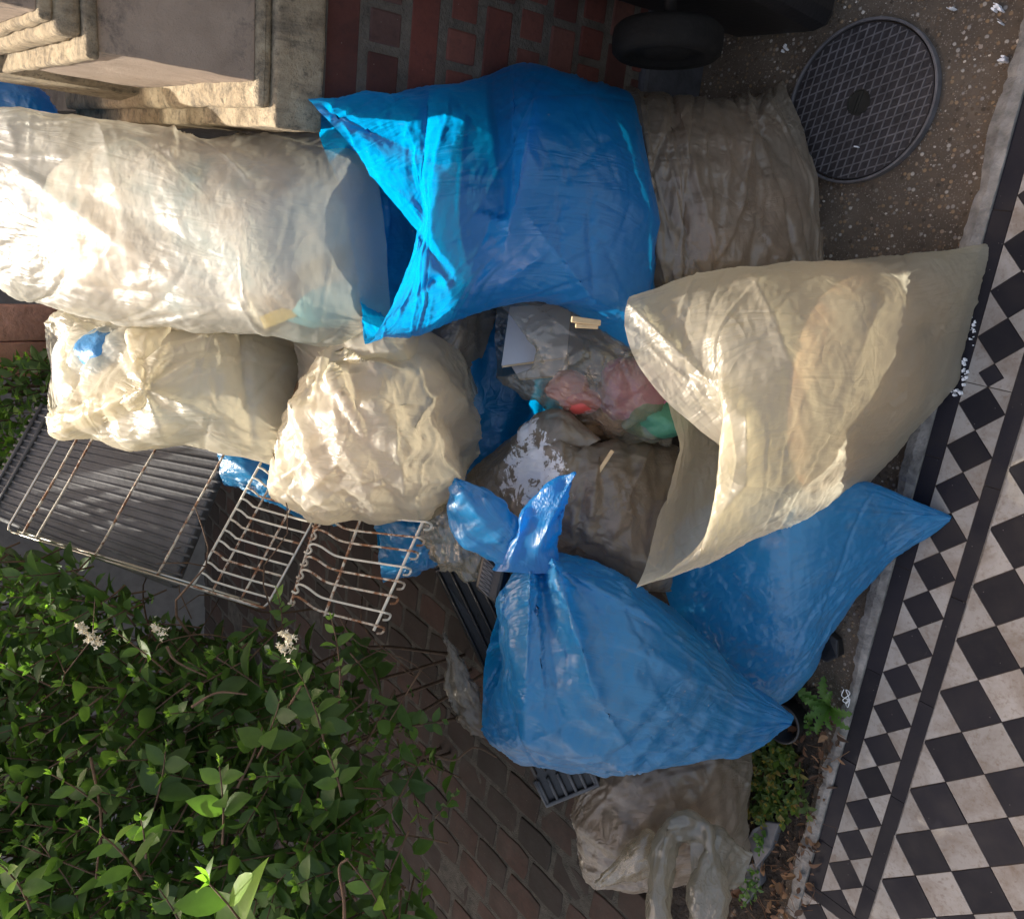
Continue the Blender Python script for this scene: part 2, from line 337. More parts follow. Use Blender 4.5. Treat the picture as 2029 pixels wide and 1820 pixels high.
# ================================================================== SETTING
# ---- materials of the setting
def mat_concrete():
    n = NM('aggregate_concrete'); ob = n.coord()
    base = n.ramp(n.noise(ob, 6, 6, .65), [(.3, (.06, .046, .034)), (.55, (.11, .085, .062)), (.75, (.17, .135, .10))])
    vcol = n.n('ShaderNodeTexVoronoi'); vcol.inputs['Scale'].default_value = 120; n.t.links.new(ob, vcol.inputs['Vector'])
    sep = n.n('ShaderNodeSeparateColor'); n.t.links.new(vcol.outputs['Color'], sep.inputs[0])
    st = n.ramp(sep.outputs[0], [(0, (.05, .04, .03)), (.35, (.16, .11, .07)), (.6, (.30, .20, .11)), (.8, (.24, .22, .2)), (1, (.5, .46, .4))])
    mask = n.math('MULTIPLY', n.ramp(vcol.outputs['Distance'], [(.33, 1.), (.5, 0.)]), n.ramp(sep.outputs[1], [(.55, 0.), (.66, .85)]))
    v2 = n.n('ShaderNodeTexVoronoi'); v2.inputs['Scale'].default_value = 340; n.t.links.new(ob, v2.inputs['Vector'])
    sp2 = n.n('ShaderNodeSeparateColor'); n.t.links.new(v2.outputs['Color'], sp2.inputs[0])
    m2 = n.math('MULTIPLY', n.ramp(v2.outputs['Distance'], [(.3, 1.), (.5, 0.)]), n.ramp(sp2.outputs[1], [(.6, 0.), (.7, .6)]))
    col = n.mix(m2, base, n.ramp(sp2.outputs[0], [(0, (.05, .045, .04)), (1, (.38, .33, .27))])); col = n.mix(mask, col, st)
    crack = n.ramp(n.vor(n.coord(scale=(1, 1, 1)), 3.1, 'DISTANCE_TO_EDGE'), [(0, 1.), (.012, 0.)])
    col = n.mix(n.math('MULTIPLY', crack, .0), col, (.02, .018, .015))
    h = n.math('ADD', n.math('MULTIPLY', mask, .8), n.math('ADD', n.math('MULTIPLY', m2, .4), n.noise(ob, 150, 4, .7)))
    n.principled(col, .85, n.bump(h, .7, .004), spec=.3); return n.m
M_ground = mat_concrete()
def mat_attr(name, stops, rough=.5, ns=60, dirt=(.12, .09, .06), damt=.35, bump=.15, spec=.5, scr=.25):
    n = NM(name); ob = n.coord(); a = n.attr('rnd'); c = n.ramp(a, stops)
    d = n.ramp(n.noise(ob, 9, 6, .7, .4), [(.45, 0.), (.72, 1.)]); c = n.mix(n.math('MULTIPLY', d, damt), c, dirt)
    d2 = n.ramp(n.noise(ob, ns, 5, .7), [(.52, 0.), (.68, 1.)]); c = n.mix(n.math('MULTIPLY', d2, damt*.6), c, dirt)
    s = n.ramp(n.noise(n.coord(scale=(1, 1, 1), rot=(0, 0, .6)), 28, 6, .8, 1.), [(.64, 0.), (.72, 1.)]); c = n.mix(n.math('MULTIPLY', s, scr), c, (.3, .28, .25))
    pin = n.ramp(n.vor(ob, 55), [(.03, 1.), (.05, 0.)]); c = n.mix(n.math('MULTIPLY', pin, .35), c, (.45, .42, .38))
    r = n.ramp(n.noise(ob, 12, 5, .6), [(.3, rough-.12), (.7, rough+.15)])
    n.principled(c, r, n.bump(n.noise(ob, 40, 5, .7), bump, .002), spec=spec); return n.m
M_tb = mat_attr('black_tile', [(0, (.007, .007, .011)), (1, (.013, .0125, .018))], .6, dirt=(.028, .025, .022), damt=.3, scr=.08, spec=.16)
M_tw = mat_attr('cream_tile', [(0, (.225, .212, .195)), (1, (.30, .283, .262))], .6, ns=110, dirt=(.12, .08, .05), damt=.85, scr=.0, spec=.2)
M_grout = simple('grout', (.035, .026, .02), .9, 60)
M_kerb = simple('edging_concrete', (.19, .18, .165), .9, 30, .5, .8, 120, bdist=.006)
M_soil = simple('soil', (.03, .021, .014), .95, 40, .6, 1.0, 90, bdist=.02)
# ---- ground: one sheet to the horizon with a slightly uneven middle
mb = MB(); N = 60; L = 3.2
xs = np.concatenate([[-60, -12], np.linspace(-L, L, N), [12, 60]]); gx = len(xs)
V = []
for a in xs:
    for b in xs:
        zz = .0045*math.sin(a*5+b*2)+.003*math.sin(b*9-a*3)-.008 if abs(a) < L and abs(b) < L else -.01
        V.append((a, b, zz))
mb.add(V, [(i*gx+j, (i+1)*gx+j, (i+1)*gx+j+1, i*gx+j+1) for i in range(gx-1) for j in range(gx-1)])
props(mb.build('ground', M_ground, smooth=True), kind='structure')
# ---- tiled path; path coordinates: u along the border, v across, unit = diagonal of a large tile
D = .108
def uv(u, v, z=0.): return (-v*D, u*D, z)
def clip(poly, ax, lo, hi):
    for s, lim in ((1, lo), (-1, -hi)):
        out = []
        for i in range(len(poly)):
            p, q = poly[i-1], poly[i]; a, b = s*p[ax]-lim, s*q[ax]-lim
            if a >= 0: out.append(p)
            if (a >= 0) != (b >= 0):
                t = a/(a-b); out.append((p[0]+t*(q[0]-p[0]), p[1]+t*(q[1]-p[1])))
        poly = out
        if len(poly) < 3: return []
    return poly
tb = MB(); TH = .006; rt = random.Random(5)
def tile(poly, m, zj=0.):
    if len(poly) < 3: return
    A = sum(poly[i-1][0]*poly[i][1]-poly[i][0]*poly[i-1][1] for i in range(len(poly)))
    if abs(A) < .004: return
    if A < 0: poly = poly[::-1]
    c = np.mean(poly, 0); g = .011; P = []
    for i in range(len(poly)):                                    # inset by half a joint
        p0, p1, p2 = map(np.array, (poly[i-1], poly[i], poly[(i+1) % len(poly)]))
        d1 = (p1-p0)/(np.linalg.norm(p1-p0)+1e-9); d2 = (p2-p1)/(np.linalg.norm(p2-p1)+1e-9)
        n1 = np.array([-d1[1], d1[0]]); n2 = np.array([-d2[1], d2[0]]); b = n1+n2; b /= max(.35, (b@b)/2); P.append(p1+b*g*.6*rt.uniform(.7, 1.3))
    z = TH+zj+rt.uniform(-.0006, .0006); k = len(P)
    tx, ty = rt.uniform(-.006, .006), rt.uniform(-.006, .006)
    top = [uv(p[0], p[1], z+tx*(p[0]-c[0])*D+ty*(p[1]-c[1])*D) for p in P]; bot = [uv(p[0], p[1], 0) for p in P]
    tb.add(top+bot, [tuple(range(k))]+[(i, k+i, k+(i+1) % k, (i+1) % k) for i in range(k)], rt.random(), m)
def dia(cu, cv, h): return [(cu-h, cv), (cu, cv-h), (cu+h, cv), (cu, cv+h)]
U0, U1, VB = -34, 6.6, -.263
for i in range(-72, 16):
    for j in range(-2, 26):
        cu, cv = i*.5, j*.5
        if (i+j) % 2: continue
        if cv > 11: continue
        p = clip(clip(dia(cu, cv, .5), 1, 0, 12), 0, U0, U1)
        tile(p, 0 if i % 2 else 1)
q = .7078; s0 = -2.943
cuts = [s0+q*k for k in range(0, 14)]                             # crossings of the small lattice, going down the picture
cells = [(a, q) for a in cuts if a+q < U1+q]
a = s0-q; cells.append((a, q)); part = .37; a -= part; cells.append((a, part))
while a > U0: a -= q; cells.append((a, q))
for a, L_ in cells:
    cu = a+L_/2; tile(clip(dia(cu, -.617, L_/2), 0, U0, U1), 0)
    for sgn in (-1, 1):
        e = -.617+sgn*q/2
        if L_ == q: tile(clip([(a, -.617), (a+L_/2, e), (a-L_/2 if L_ == q and abs(a-(s0-q)) > .01 else a, e)], 0, U0, U1), 1)
        else: tile([(a, -.617), (a+L_/2, -.617+sgn*L_/2), (a+L_, -.617), (a+L_, e), (a-q/2, e)], 1)
def band(v0, v1, step):
    u = U0
    while u < U1:
        e = min(U1, u+step*rt.uniform(.96, 1.04)); tile([(u, v0), (e, v0), (e, v1), (u, v1)], 0); u = e
band(VB, 0, 1.98); band(-1.27, -.971, 1.98)
def band2(u0, u1, v0, v1):
    v = v0
    while v < v1: e = min(v1, v+1.98); tile([(u0, v), (u1, v), (u1, e), (u0, e)], 0); v = e
band2(U1, U1+.263, -1.27, 12)
for j in range(-2, 26):
    cv = j*.5*q*2
    tile(clip(dia(U1+.263+q/2, -1.27+q/2+q*j, q/2), 1, -1.27, 12), 0)
    for sgn in (-1, 1):
        e = U1+.263+q/2+sgn*q/2; c_ = -1.27+q/2+q*j
        tile(clip([(U1+.263+q/2, c_-q/2), (e, c_-q), (e, c_)], 1, -1.27, 12), 1)
o = tb.build('tile_path', None, mats=[M_tb, M_tw]); props(o, kind='structure')
bev = o.modifiers.new('bevel', 'BEVEL'); bev.width = .0009; bev.segments = 1; bev.limit_method = 'ANGLE'
mb = MB(); mb.box((-12*D, U0*D, -.02), (1.262*D, (U1+1.2)*D, .0042)); props(mb.build('path_bed', M_grout), kind='structure')
# crumbling concrete edging beside the path
mb = MB(); n_ = 420; V = []; r2 = np.random.default_rng(4)
pr = [(-.6, .0), (.0, .012), (.5, .014), (1, .009), (1.08, -.015)]
ed = np.convolve(r2.normal(size=n_+20), np.ones(9)/9, 'same')[10:n_+10]; ed2 = r2.normal(size=n_)*.0012
for i in range(n_):
    y = U0*D+(U1*D+.1-U0*D)*i/(n_-1); wd = .030+.012*ed[i]+.004*math.sin(y*21)
    for k, (f, z) in enumerate(pr):
        V.append((1.27*D+max(0, f)*wd+(.0 if k else 0), y, max(-.015, z+ed2[i]*(k in (1, 2, 3))) if k else -.015))
m_ = len(pr); mb.add(V, [(i*m_+k, (i+1)*m_+k, (i+1)*m_+k+1, i*m_+k+1) for i in range(n_-1) for k in range(m_-1)])
props(mb.build('concrete_edging', M_kerb, smooth=False), kind='structure')
# soil pocket between the paving and the path, and the brick paving past it
mb = MB(); r2 = np.random.default_rng(9); nx, ny = 60, 120; V = []
for i in range(nx):
    for j in range(ny):
        x = .172+.30*i/(nx-1); y = .22+1.5*j/(ny-1)
        ed = min(1, i/3, (nx-1-i)/6, j/8)
        V.append((x+.01*math.sin(y*30)*(i == nx-1), y, -.012+ed*(.015+.006*math.sin(x*40+y*13)+.0035*r2.normal())))
mb.add(V, [(i*ny+j, (i+1)*ny+j, (i+1)*ny+j+1, i*ny+j+1) for i in range(nx-1) for j in range(ny-1)])
props(mb.build('soil', M_soil, smooth=True), kind='structure')
M_pav = mat_attr('old_paving_brick', [(0, (.034, .026, .020)), (.5, (.052, .034, .025)), (1, (.075, .042, .03))], .85, dirt=(.035, .03, .022), damt=.8, bump=.8, spec=.25, scr=.1)
pb = MB(); ang = math.atan2(.52, .86); rp = random.Random(3)
ca, sa = math.cos(R_(-3)), math.sin(R_(-3)); 
for r_i in range(-22, 34):
    for c_i in range(-24, 28):
        u = c_i*.160+(.08 if r_i % 2 else 0)+rp.uniform(-.004, .004); v = r_i*.112+rp.uniform(-.003, .003)
        cx, cy = 1.9+u*ca-v*sa, 1.4+u*sa+v*ca
        if not (.5 < cx < 4.5 and cy > -.3+.0*cx and cy < 4.6): continue
        if cx < .62 and cy < .1: continue
        a_ = rp.uniform(-.02, .02); c2, s2 = math.cos(R_(-3)+a_), math.sin(R_(-3)+a_); z = .012+rp.uniform(-.0025, .0025)
        P = []
        for (p, q_) in ((-.070, -.046), (-.02, -.051), (.03, -.050), (.070, -.045), (.074, .0), (.070, .047), (.0, .051), (-.070, .048), (-.074, .01)):
            p += rp.uniform(-.003, .003); q_ += rp.uniform(-.003, .003); P.append((cx+p*c2-q_*s2, cy+p*s2+q_*c2))
        k = len(P); tz = [z+rp.uniform(-.0012, .0012) for _ in P]
        pb.add([(x, y, t) for (x, y), t in zip(P, tz)]+[(cx+(x-cx)*1.03, cy+(y-cy)*1.03, -.02) for x, y in P], [tuple(range(k))]+[(i, k+i, k+(i+1) % k, (i+1) % k) for i in range(k)], rp.random())
o = pb.build('brick_paving', M_pav); props(o, kind='structure'); bev = o.modifiers.new('bevel', 'BEVEL'); bev.width = .004; bev.segments = 2; bev.limit_method = 'ANGLE'
mb = MB(); mb.box((.56, -.25, -.03), (5, 5, .0098)); props(mb.build('paving_bed', simple('mossy_sand', (.07, .06, .044), .95, 30, .5, .8, 200, bdist=.01)), kind='structure')
# ---- bay of the house: brick plinth, stone ledge, rendered pier with its moulding
M_brick = mat_attr('red_brick', [(0, (.085, .034, .028)), (.5, (.135, .044, .034)), (.85, (.165, .07, .054)), (1, (.075, .05, .046))], .88, dirt=(.03, .02, .02), damt=.6, bump=.7, spec=.3, scr=.12)
M_mortar = simple('mortar', (.105, .092, .076), .9, 25, .35, .9, 160, bdist=.006)
M_skirt = simple('tarred_skirting', (.06, .06, .068), .8, 18, .5, .6, 60)
def mat_stone():
    n = NM('weathered_stone'); ob = n.coord()
    c = n.ramp(n.noise(ob, 16, 6, .7, .3), [(.3, (.19, .15, .10)), (.5, (.40, .32, .215)), (.72, (.52, .44, .31))])
    s = n.ramp(n.noise(n.coord(scale=(1, 1, .25)), 22, 6, .75, .6), [(.5, 0.), (.66, 1.)]); c = n.mix(n.math('MULTIPLY', s, .6), c, (.07, .065, .06))
    p = n.ramp(n.noise(ob, 75, 4, .7), [(.54, 0.), (.66, 1.)]); c = n.mix(n.math('MULTIPLY', p, .6), c, (.09, .08, .06))
    n.principled(c, .88, n.bump(n.noise(ob, 70, 6, .75), 1., .014), spec=.25); return n.m
def mat_render():
    n = NM('stained_render'); ob = n.coord()
    c = n.ramp(n.noise(ob, 12, 5, .6), [(.3, (.27, .21, .165)), (.7, (.37, .295, .235))])
    s = n.ramp(n.noise(ob, 26, 7, .8, .2), [(.5, 0.), (.68, 1.)])
    # dirt gathers towards the foot, the head and the outer edge of the panel
    x = n.n('ShaderNodeSeparateXYZ'); n.t.links.new(ob, x.inputs[0])
    e1 = n.ramp(x.outputs[2], [(0, 1.), (.05, 0.)]) if False else None
    zz = n.math('ABSOLUTE', n.math('SUBTRACT', x.outputs[2], 1.085)); ed = n.ramp(n.math('MULTIPLY', zz, 8.), [(.35, .1), (.8, 1.)])
    c = n.mix(n.math('MULTIPLY', n.math('MULTIPLY', s, ed), .85), c, (.055, .055, .06))
    n.principled(c, .9, n.bump(n.noise(ob, 220, 5, .8), .8, .004), spec=.2); return n.m
M_stone, M_render = mat_stone(), mat_render()
hw = thing('house_bay', 'house bay with red brick plinth, stone ledge and stained rendered pier beside the bags', 'house', (.95, -1.2, 0))
mb = MB(); mb.box((.8085, -4.2, 0), (3.2, -.70, .886)); mb.build('plinth_core', M_mortar, hw)
bk = MB(); rb = random.Random(8); ch = .075; hj = .0115
for r_i in range(11):
    z0 = .885-(r_i+1)*ch+.004
    y = -.698; hd = r_i % 2; k = 0
    while y > -4.2:
        if hd: Lh = .1025 if (k == 0) else (.0505 if k == 1 else .1025)
        else: Lh = .215
        if k < 5 and hd: Lh = [.1025, .0505, .052, .1025, .1025][k]
        y1 = max(-4.2, y-Lh); jz = rb.uniform(-.0015, .0015)
        x0 = .806+rb.uniform(-.0015, .002)
        bk.box((x0, y1, z0+jz+rb.uniform(0, .002)), (.90, y, z0+ch-hj-.003+jz-rb.uniform(0, .002)), rb.random()); y = y1-hj-rb.uniform(0, .003); k += 1
o = bk.build('brick_course', M_brick, hw, bevel=.004)
mb = MB(); mb.box((.79, -4.2, -.01), (.9, -.71, .175)); mb.build('skirting', M_skirt, hw, bevel=.01)
def stonebox(name, lo, hi, mat, sub=24, amp=.0016, bev=.007):
    """box with worn, slightly uneven faces"""
    bm = bmesh.new(); bmesh.ops.create_cube(bm, size=1)
    off = Vector(parent_world(hw)); lo, hi = Vector(lo), Vector(hi)
    for v in bm.verts: v.co = Vector([(lo[i]+hi[i])/2+v.co[i]*(hi[i]-lo[i]) for i in range(3)])
    bmesh.ops.bevel(bm, geom=bm.edges[:], offset=bev, segments=3, affect='EDGES', profile=.6)
    for ax in (0, 1, 2):                                           # slice finely near the visible corner
        a, b = lo[ax], hi[ax]; st = max(.012, (b-a)/60)
        p = (a if ax == 0 else (b if ax == 1 else a))
        for k in range(1, 40):
            c = (a+k*st) if ax != 1 else (b-k*st)
            if not a+.01 < c < b-.01: break
            no = Vector((0, 0, 0)); no[ax] = 1; co = Vector((0, 0, 0)); co[ax] = c
            bmesh.ops.bisect_plane(bm, geom=bm.verts[:]+bm.edges[:]+bm.faces[:], plane_co=co, plane_no=no, dist=1e-5)
    from mathutils import noise as mn
    for v in bm.verts:
        k = mn.noise_vector(v.co*28)*amp+mn.noise_vector(v.co*9)*amp*1.3
        v.co += k
    for v in bm.verts: v.co -= off
    me = bpy.data.meshes.new(name); bm.to_mesh(me); bm.free(); me.materials.append(mat)
    for p in me.polygons: p.use_smooth = True
    ob = bpy.data.objects.new(name, me); sc.collection.objects.link(ob); ob.parent = hw
    m = ob.modifiers.new('normals', 'WEIGHTED_NORMAL'); return ob
stonebox('stone_ledge', (.782, -4.2, .884), (1.9, -.665, .962), M_stone)
stonebox('sloped_sill', (.792, -4.2, .9615), (1.9, -.69, .985), M_stone, bev=.012)
mb = MB(); P_ = [(1.31, -.9), (1.31, -.735), (1.34, -.712), (1.45, -.703), (1.45, -.9)]; zs = np.linspace(0, 3.4, 60); V = [(x, y, z) for z in zs for x, y in P_]
mb.add(V, [(i*5+k, i*5+(k+1) % 5, (i+1)*5+(k+1) % 5, (i+1)*5+k)[::-1] for i in range(59) for k in range(5)]); mb.build('return_wall', M_stone, hw)
stonebox('pier', (.80, -4.2, .984), (1.32, -.724, 1.196), M_render, bev=.004)
stonebox('moulding', (.792, -4.2, 1.195), (1.40, -.712, 1.212), M_stone, bev=.006)
stonebox('moulding', (.80, -4.2, 1.211), (1.50, -.735, 1.245), M_stone, bev=.012)
stonebox('moulding', (.80, -4.2, 1.244), (1.58, -.748, 1.262), M_stone, bev=.006)
stonebox('upper_pier', (.805, -4.2, 1.261), (1.62, -.757, 3.4), M_render, bev=.004)
# grey wall closing the view; unseen upper part added to shade the yard
NW_X, NW_H = 3.6, 4.08
M_nwall = simple('grey_render', (.16, .15, .14), .9, 14, .2, .5, 120)
ngw = thing('neighbour_wall', 'grey rendered wall behind the far blue bag, height added to block the sun', 'wall', (NW_X, .5, 0))
mb = MB(); mb.box((NW_X, -4.2, 0), (NW_X+.25, 5.5, NW_H)); mb.build('wall_face', M_nwall, ngw)
mb = MB(); mb.box((NW_X-.03, -4.2, NW_H-.002), (NW_X+.28, 5.5, NW_H+.05)); mb.build('coping', M_stone, ngw)
# unseen trunk and crown, added past the hedge to dapple and shade the tiles
tr_ = thing('sun_blocker_tree', 'added leafy crown on a trunk beyond the lower left, out of view, blocking the sun', 'sun_blocker_tree', (2.9, 1.9, 0))
mb = MB(); mb.tube(cr([(2.9, 1.9, -.05), (2.95, 1.85, 1.2), (2.85, 1.95, 2.4), (2.9, 1.9, 4.0)], 14), np.linspace(.12, .05, 14), 10); rt2 = random.Random(2)
for k in range(9):
    a = k*2.4; z = 2.2+.2*k; mb.tube(cr([(2.88, 1.9, z), (2.9+.5*math.cos(a), 1.9+.5*math.sin(a), z+.4), (2.9+.8*math.cos(a), 1.9+.9*math.sin(a), z+.8)], 8), np.linspace(.035, .01, 8), 6)
mb.build('trunk', simple('tree_bark', (.10, .08, .06), .9, 12, .3, .8, 40), tr_, True)
mb = MB()
for k in range(6500):
    q_ = np.array([rt2.gauss(0, 1) for _ in range(3)]); q_ /= np.linalg.norm(q_); c = np.array([2.9, 2.15, 4.25])+q_*np.array([.9, 1.30, 1.15])*rt2.uniform(.3, 1)**.5
    a = np.array([rt2.gauss(0, 1) for _ in range(3)]); a /= np.linalg.norm(a); b = np.cross(a, q_); b /= np.linalg.norm(b)+1e-9; L_ = rt2.uniform(.07, .12)
    mb.add([c, c+a*L_*.5+b*L_*.28, c+a*L_, c+a*L_*.5-b*L_*.28], [(0, 1, 2, 3)], rt2.random())
mb.build('crown', simple('tree_leaf', (.04, .08, .02), .5, 5, .3, .1), tr_)
# pinkish timber post at the far left
M_timber = simple('pink_timber', (.55, .29, .20), .8, 12, .35, .7, 40, bdist=.01)
tp_ = at(40, 640, 2.35); mb = MB()
for dy, dz in ((0, 0), (.105, -.03)):
    mb.box((tp_[0], tp_[1]+dy-.05, 0), (tp_[0]+.03, tp_[1]+dy+.052, 1.35+dz*.3), random.random())
    for z in (.5, .9): mb.box((tp_[0]+.032, tp_[1]+dy-.05, z), (tp_[0]+.06, tp_[1]+dy+.052, z+.07))
o = mb.build('timber_fence', M_timber, bevel=.004); props(o, 'weathered pink timber boards at the left edge behind the white bags', 'fence')
# ================================================================== THINGS
# ---- manhole cover
M_iron = simple('cast_iron', (.034, .031, .034), .55, 30, .4, .5, 120, metallic=.35)
M_iron2 = simple('worn_iron_edge', (.11, .105, .11), .55, 30, .4, .4, 120, metallic=.2)
mc = np.array([3.8586*D, -7.8158*D, 0]); Rm = 1.31*D
mh = thing('manhole_cover', 'round black cast iron cover with raised diamond lattice set in the concrete', 'manhole cover', mc)
def ring(r0, r1, z0, z1, n=96, c=mc):
    V = []; F = []
    for i in range(n):
        t = 2*math.pi*i/n; cs, sn = math.cos(t), math.sin(t)
        V += [(c[0]+r0*cs, c[1]+r0*sn, z0), (c[0]+r0*cs, c[1]+r0*sn, z1), (c[0]+r1*cs, c[1]+r1*sn, z1), (c[0]+r1*cs, c[1]+r1*sn, z0)]
    for i in range(n):
        a, b = 4*i, 4*((i+1) % n)
        F += [(a, a+1, b+1, b), (a+1, a+2, b+2, b+1), (a+2, a+3, b+3, b+2)]
    return V, F
mb = MB(); mb.add(*ring(Rm*.965, Rm, -.01, .006)); mb.build('frame', M_iron2, mh, bevel=.001)
mb = MB(); mb.add(*ring(.0205, Rm*.945, -.01, .0015)); mb.build('plate', M_iron, mh)
mb = MB(); hr = .021; hc = mc[:2]
def seg(p, q, wd, z0, z1):
    p, q = np.array(p), np.array(q); L_ = np.linalg.norm(q-p)
    if L_ < .004: return
    t = (q-p)/L_; nn = np.array([-t[1], t[0]]); c = (p+q)/2
    mb.obox((c[0], c[1], (z0+z1)/2), (t[0]*L_/2, t[1]*L_/2, 0), (nn[0]*wd/2, nn[1]*wd/2, 0), (0, 0, (z1-z0)/2))
# lattice of two bar directions as seen on the plate
def gdir(p, q): a, b = at(*p, z=0), at(*q, z=0); v = (b-a)[:2]; return v/np.linalg.norm(v)
dA = gdir((1606, 258), (1812, 185)); dB = gdir((1640, 330), (1705, 140))
for di, (dv, sp) in enumerate(((dA, .0152), (dB, .0152))):
    nn = np.array([-dv[1], dv[0]])
    for k in range(-9, 10):
        off = k*sp; L2 = (Rm*.93)**2-off**2
        if L2 <= 0: continue
        L2 = math.sqrt(L2); c = hc+nn*off; z1 = .0032+.0002*di
        if abs(off) < hr:
            g = math.sqrt(hr**2-off**2); seg(c-dv*L2, c-dv*g, .0022, 0, z1); seg(c+dv*g, c+dv*L2, .0022, 0, z1)
        else: seg(c-dv*L2, c+dv*L2, .0022, 0, z1)
mb.build('lattice', M_iron2, mh)
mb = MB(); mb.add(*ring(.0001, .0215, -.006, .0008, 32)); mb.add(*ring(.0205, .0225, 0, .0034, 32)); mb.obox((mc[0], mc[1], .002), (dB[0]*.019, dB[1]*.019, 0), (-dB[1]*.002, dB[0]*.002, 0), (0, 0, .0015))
mb.obox((mc[0]+.007, mc[1]+.004, .0018), (dB[0]*.016, dB[1]*.016, 0), (-dB[1]*.0015, dB[0]*.0015, 0), (0, 0, .001)); mb.build('lifting_recess', simple('recess_shade', (.012, .011, .007), .8), mh)  # near-black colour paints in the shade of a deep hole
# ---- wheelie bin at the top edge
M_blk = simple('black_plastic', (.008, .008, .009), .45, 30, .3, .3, 90)
M_rub = simple('black_rubber', (.005, .005, .005), .85, 30, .3, .5, 90, spec=.15)
bp = at(1320, 60, z=.0)
wb = thing('wheelie_bin', 'black wheelie bin cut off by the upper edge beside the manhole cover', 'bin', (.62, -1.42, 0))
wc = at(1322, 88, d=1.30)
wl = thing('wheel', None, None); 
bpy.data.objects.remove(wl)
V = []; F = []; n = 48; ax = np.array([.10, -1., .0]); ax /= np.linalg.norm(ax); e1 = np.cross(ax, [0, 0, 1]); e1 /= np.linalg.norm(e1); e2 = np.cross(e1, ax)
WR = .088; prof = [(.0, -.020), (.035, -.020), (.04, -.014), (.060, -.014), (.063, -.022), (.080, -.024), (.087, -.017), (.0885, -.006), (.0885, .006), (.087, .017), (.080, .024), (.063, .022), (.060, .012), (.04, .012), (.035, .03), (0, .03)]
wc = at(1322, 84, d=1.33); wc[2] = max(wc[2], WR)
print('wheel at', wc)
for i in range(n):
    t = 2*math.pi*i/n
    for r_, h in prof: V.append(wc+ax*h+(e1*math.cos(t)+e2*math.sin(t))*max(r_, 1e-4))
k = len(prof); F = [(i*k+j, i*k+j+1, ((i+1) % n)*k+j+1, ((i+1) % n)*k+j) for i in range(n) for j in range(k-1)]
mesh_obj('wheel', V, F, M_rub, wb, True)
mb = MB(); mb.tube([wc+ax*.02, wc+ax*.34], .010, 12); mb.build('axle', M_blk, wb, True)
mb = MB(); yb = wc[1]-.085
# tapered body with a rim around its foot, standing behind the wheel
V = [(wc[0]-.06, yb-.52, .03), (wc[0]+.16, yb-.52, .03), (wc[0]+.16, yb, .03), (wc[0]-.06, yb, .03), (wc[0]-.20, yb-.56, 1.0), (wc[0]+.20, yb-.56, 1.0), (wc[0]+.20, yb+.02, 1.0), (wc[0]-.20, yb+.02, 1.0)]
wbF = [(0,3,2,1),(4,5,6,7),(0,1,5,4),(1,2,6,5),(2,3,7,6),(3,0,4,7)]
mb.add(V, wbF); mb.build('body', M_blk, wb, bevel=.03)
# ---- bags ---------------------------------------------------------
def bag(name, label, sec, matf, parts=None, seed=1, group='rubbish bags heaped between the house and the path', sub='film', nv=110, nu=140, sup=.85, cat='bag', **kw):
    B = loft(sec, nv, nu, sup); c = B.reshape(-1, 3).mean(0)
    t = thing(name, label, cat, (c[0], c[1], max(0, B[..., 2].min())), group)
    sheet(sub, B, matf, t, True, seed=seed, **kw)
    print(name, 'z %.2f..%.2f  x %.2f..%.2f y %.2f..%.2f' % (B[..., 2].min(), B[..., 2].max(), B[..., 0].min(), B[..., 0].max(), B[..., 1].min(), B[..., 1].max()))
    if parts:
        for p in parts: contents(p[0], B, p[1], t, **(p[2] if len(p) > 2 else {}))
    return t, B
def ear(pts, seed, crs=None, mat=None, parent=None, nv=60, nu=50, crum=(.005, 16), st=(.03, .02, .02), sub='ear', th=.01):
    B = loft([(*p, th, th) if len(p) == 6 else p for p in pts], nv, nu)
    return sheet(sub, B, mat, parent, True, seed=seed, crs=crs, crum=crum, st=st, iters=(30, 30, 20), fold=(14, 0, 30, .006, .006, .04))
def blob(name, x, y, d, rx, ry, rz, mat, parent, seed=1, amp=.25, label=None):
    bm = bmesh.new(); bmesh.ops.create_icosphere(bm, subdivisions=4, radius=1); from mathutils import noise as mn
    c = at(x, y, d); off = parent_world(parent)
    s = rx*d/FP; s2 = ry*d/FP; V = []
    for v in bm.verts:
        p = v.co.copy(); k = 1+amp*mn.noise(p*1.3+Vector((seed*3.1, 0, 0)))+amp*.5*abs(mn.noise(p*3.7+Vector((0, seed, 0))))
        q = c+RT*(p.x*s*k)+DN*(p.y*s2*k)+FW*(p.z*rz*k); v.co = Vector(q)-off
    me = bpy.data.meshes.new(name); bm.to_mesh(me); bm.free(); me.materials.append(mat)
    for p in me.polygons: p.use_smooth = True
    o = bpy.data.objects.new(name, me); sc.collection.objects.link(o); o.parent = parent
    return o
def gcol(name, c, r=.45): return simple(name, c, r, 14, .25, .5, 30, bdist=.01)
def stick(name, p, q, wd, th, mat, parent, seed=1):
    P, Q = at(*p), at(*q); t = (Q-P); L_ = np.linalg.norm(t); t /= L_; s = np.cross(t, FW); s /= np.linalg.norm(s); f = np.cross(t, s)
    mb_ = MB(); mb_.obox((P+Q)/2, t*L_/2, s*wd/2, f*th/2); return mb_.build(name, mat, parent, bevel=.0015)
M_white = film('milky_film', (.58, .54, .45), (.96, .90, .73), .80, .60, .38, .5, stretch=.6)
M_whiteC = film('clear_milky_film', (.48, .47, .43), (.9, .87, .76), .52, .55, .42, .4, stretch=.6, bumpk=.6)
M_clear = film('dusty_clear_film', (.26, .245, .20), (.55, .5, .4), .48, .5, .22, .8, dirt=(.3, .27, .2), dirt_amt=.3)
M_brownb = film('dusty_rubble_film', (.24, .20, .155), (.42, .34, .25), .78, .35, .33, .6, dirt=(.09, .07, .05), dirt_amt=.6, stretch=.7)
